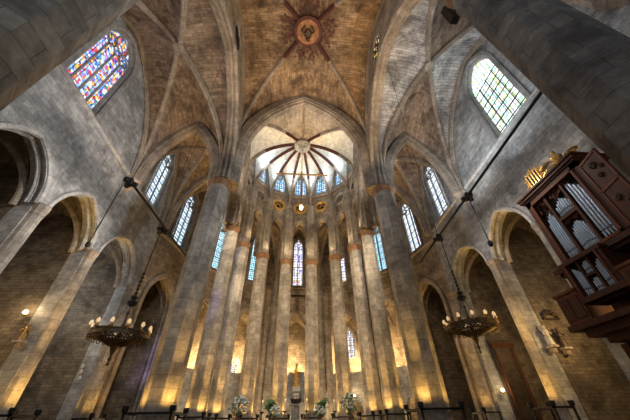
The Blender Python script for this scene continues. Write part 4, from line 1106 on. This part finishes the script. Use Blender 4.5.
# floodlights on the capitals wash the vaults
for s, k in ((-1, 650), (1, 1500)):
    col = (1,.84,.72) if s < 0 else (1, .66, .30)
    spot((s*5.2, Y1-.9, 17.2), (-s*.5, 8.5, 29.5), k, col, 110, .25, 1)
    spot((s*5.2, Y0+1.2, 17.2), (-s*.5, 10, 29.5), k*.6, col, 110, .25, 1)
    spot((s*5.0, Y1+1.3, 17.2), (0, 22, 29), 900, NEU, 110, .25, 1)
    spot((s*5.4, Y1+1.0, 17.0), (0, 28, 9), 3000, (1,.82,.58), 100, .3, 1)
    # lamps on the aisle rails
    for y in (10.0, 14.6):
        spot((s*9.9, y, 13.1), (s*10.2, y-1.0, 24), 520 if s < 0 else 900, (1,.86,.76) if s < 0 else DAY, 140, .2, 1)
        spot((s*9.6, y, 12.3), (s*13.4, y-.5, 9), 420 if s < 0 else 260, NEU, 140, .2, 1)
# daylight falling in through the large windows onto the opposite walls
spot((12.4, 9.2, 20.5), (-13, 9.5, 14.5), 5200, DAY, 66, 1.0, 1)
spot((-12.4, 9.2, 20.5), (13, 9.5, 14.5), 2400, DAY, 66, 1.0, 1)
spot((12.3, -2.5, 22.0), (-14, 27, 5.6), 45000, (.36,.30,1), 9, .2, 1)
spot((3.0, -10.5, 21), (-7, 17, 8.5), 5200, DAY, 26, .8, 1)
# chapel lamps
for s, k in ((-1, 60), (1, 165)):
    for y, m in ((4.7, .7), (9.2, 1), (13.7, 1.15), (18.7, .9)):
        point((s*14.6, y-.8, 5.5), k*m, AMB if s < 0 else (1,.66,.28), .3)
point((-14.1, 15.1, 6.5), 40, AMB, .08); point((13.55, 20.3, 3.4), 14, AMB, .08); point((6.2, 34.2, 4.2), 25, AMB, .08)
point((-16.6, 18.0, 9), 170, DAY, .4)  # added cool fill for the back of the left chapel, no lamp there
# lamps on the apse capitals throw light up the shafts and the upper walls
for i, c in enumerate(PA):
    nx, ny = -c[0]/XN, (YA-c[1])/XN
    spot((c[0]+nx*1.25, c[1]+ny*1.25, 16.9), (c[0]+nx*.9, c[1]+ny*.9, 24), 120, (1,.80,.52), 150, .1, 1)
# daylight from the aisle windows touching the apse piers
spot((-12.3, 19.2, 20.5), (-2.5, 26.5, 7), 2200, DAY, 60, .8, 1)
spot((12.3, 19.2, 20.5), (2.5, 26.5, 7), 1200, DAY, 60, .8, 1)
point((12.3, 8.6, 11.4), 8, WARM, .1)
point((0, YA, 19.5), 160, WARM, .2)

# daylight: sky through the open west end and the windows
w = bpy.data.worlds.new('sky'); SC.world = w; w.use_nodes = True
bg = w.node_tree.nodes['Background']; bg.inputs[0].default_value = (.78, .88, 1, 1); bg.inputs[1].default_value = .42

GROUPS = {'chandelier': 'crown chandeliers in the aisles', 'rail': 'iron rails hung in the aisles', 'candlestick': 'candlesticks around the altar', 'flowers': 'white flower arrangements before the apse',
          'plant': 'potted palms beside the altar', 'pedestal': 'flower pedestals before the apse', 'plaque': 'small white plaques on the left chapel wall', 'statuette': 'bracket statuettes on the chapel walls',
          'pillar': 'stone piers of the church', 'window': 'church windows', 'lamp': 'lamps of the church'}
for o in list(SC.objects):
    if o.parent is None and o.get('category') in GROUPS and not o.get('group'): o['group'] = GROUPS[o['category']]
# ------------------------------------------------------------------ camera
cam = bpy.data.cameras.new('camera'); co = bpy.data.objects.new('camera', cam); COL.objects.link(co)
cam.sensor_width = 36; cam.lens = 272.67/630*36; cam.clip_end = 300; cam.clip_start = .05
Pt, Yw, Rl = radians(38.44), radians(4.93), radians(-1.1)
fw = V((sin(Yw)*cos(Pt), cos(Yw)*cos(Pt), sin(Pt))); r0 = V((cos(Yw), -sin(Yw), 0)); u0 = r0.cross(fw)
rt = r0*cos(Rl) + u0*sin(Rl); up = rt.cross(fw)
from mathutils import Matrix
co.matrix_world = Matrix(((rt.x, up.x, -fw.x, -.47), (rt.y, up.y, -fw.y, 0), (rt.z, up.z, -fw.z, 1.6), (0,0,0,1)))
SC.camera = co
SC.view_settings.view_transform = 'Standard'; SC.view_settings.look = 'None'; SC.view_settings.gamma = 1
SC.view_settings.exposure = 0.7
SC.cycles.use_denoising = True
SC.cycles.max_bounces = 8; SC.cycles.diffuse_bounces = 5
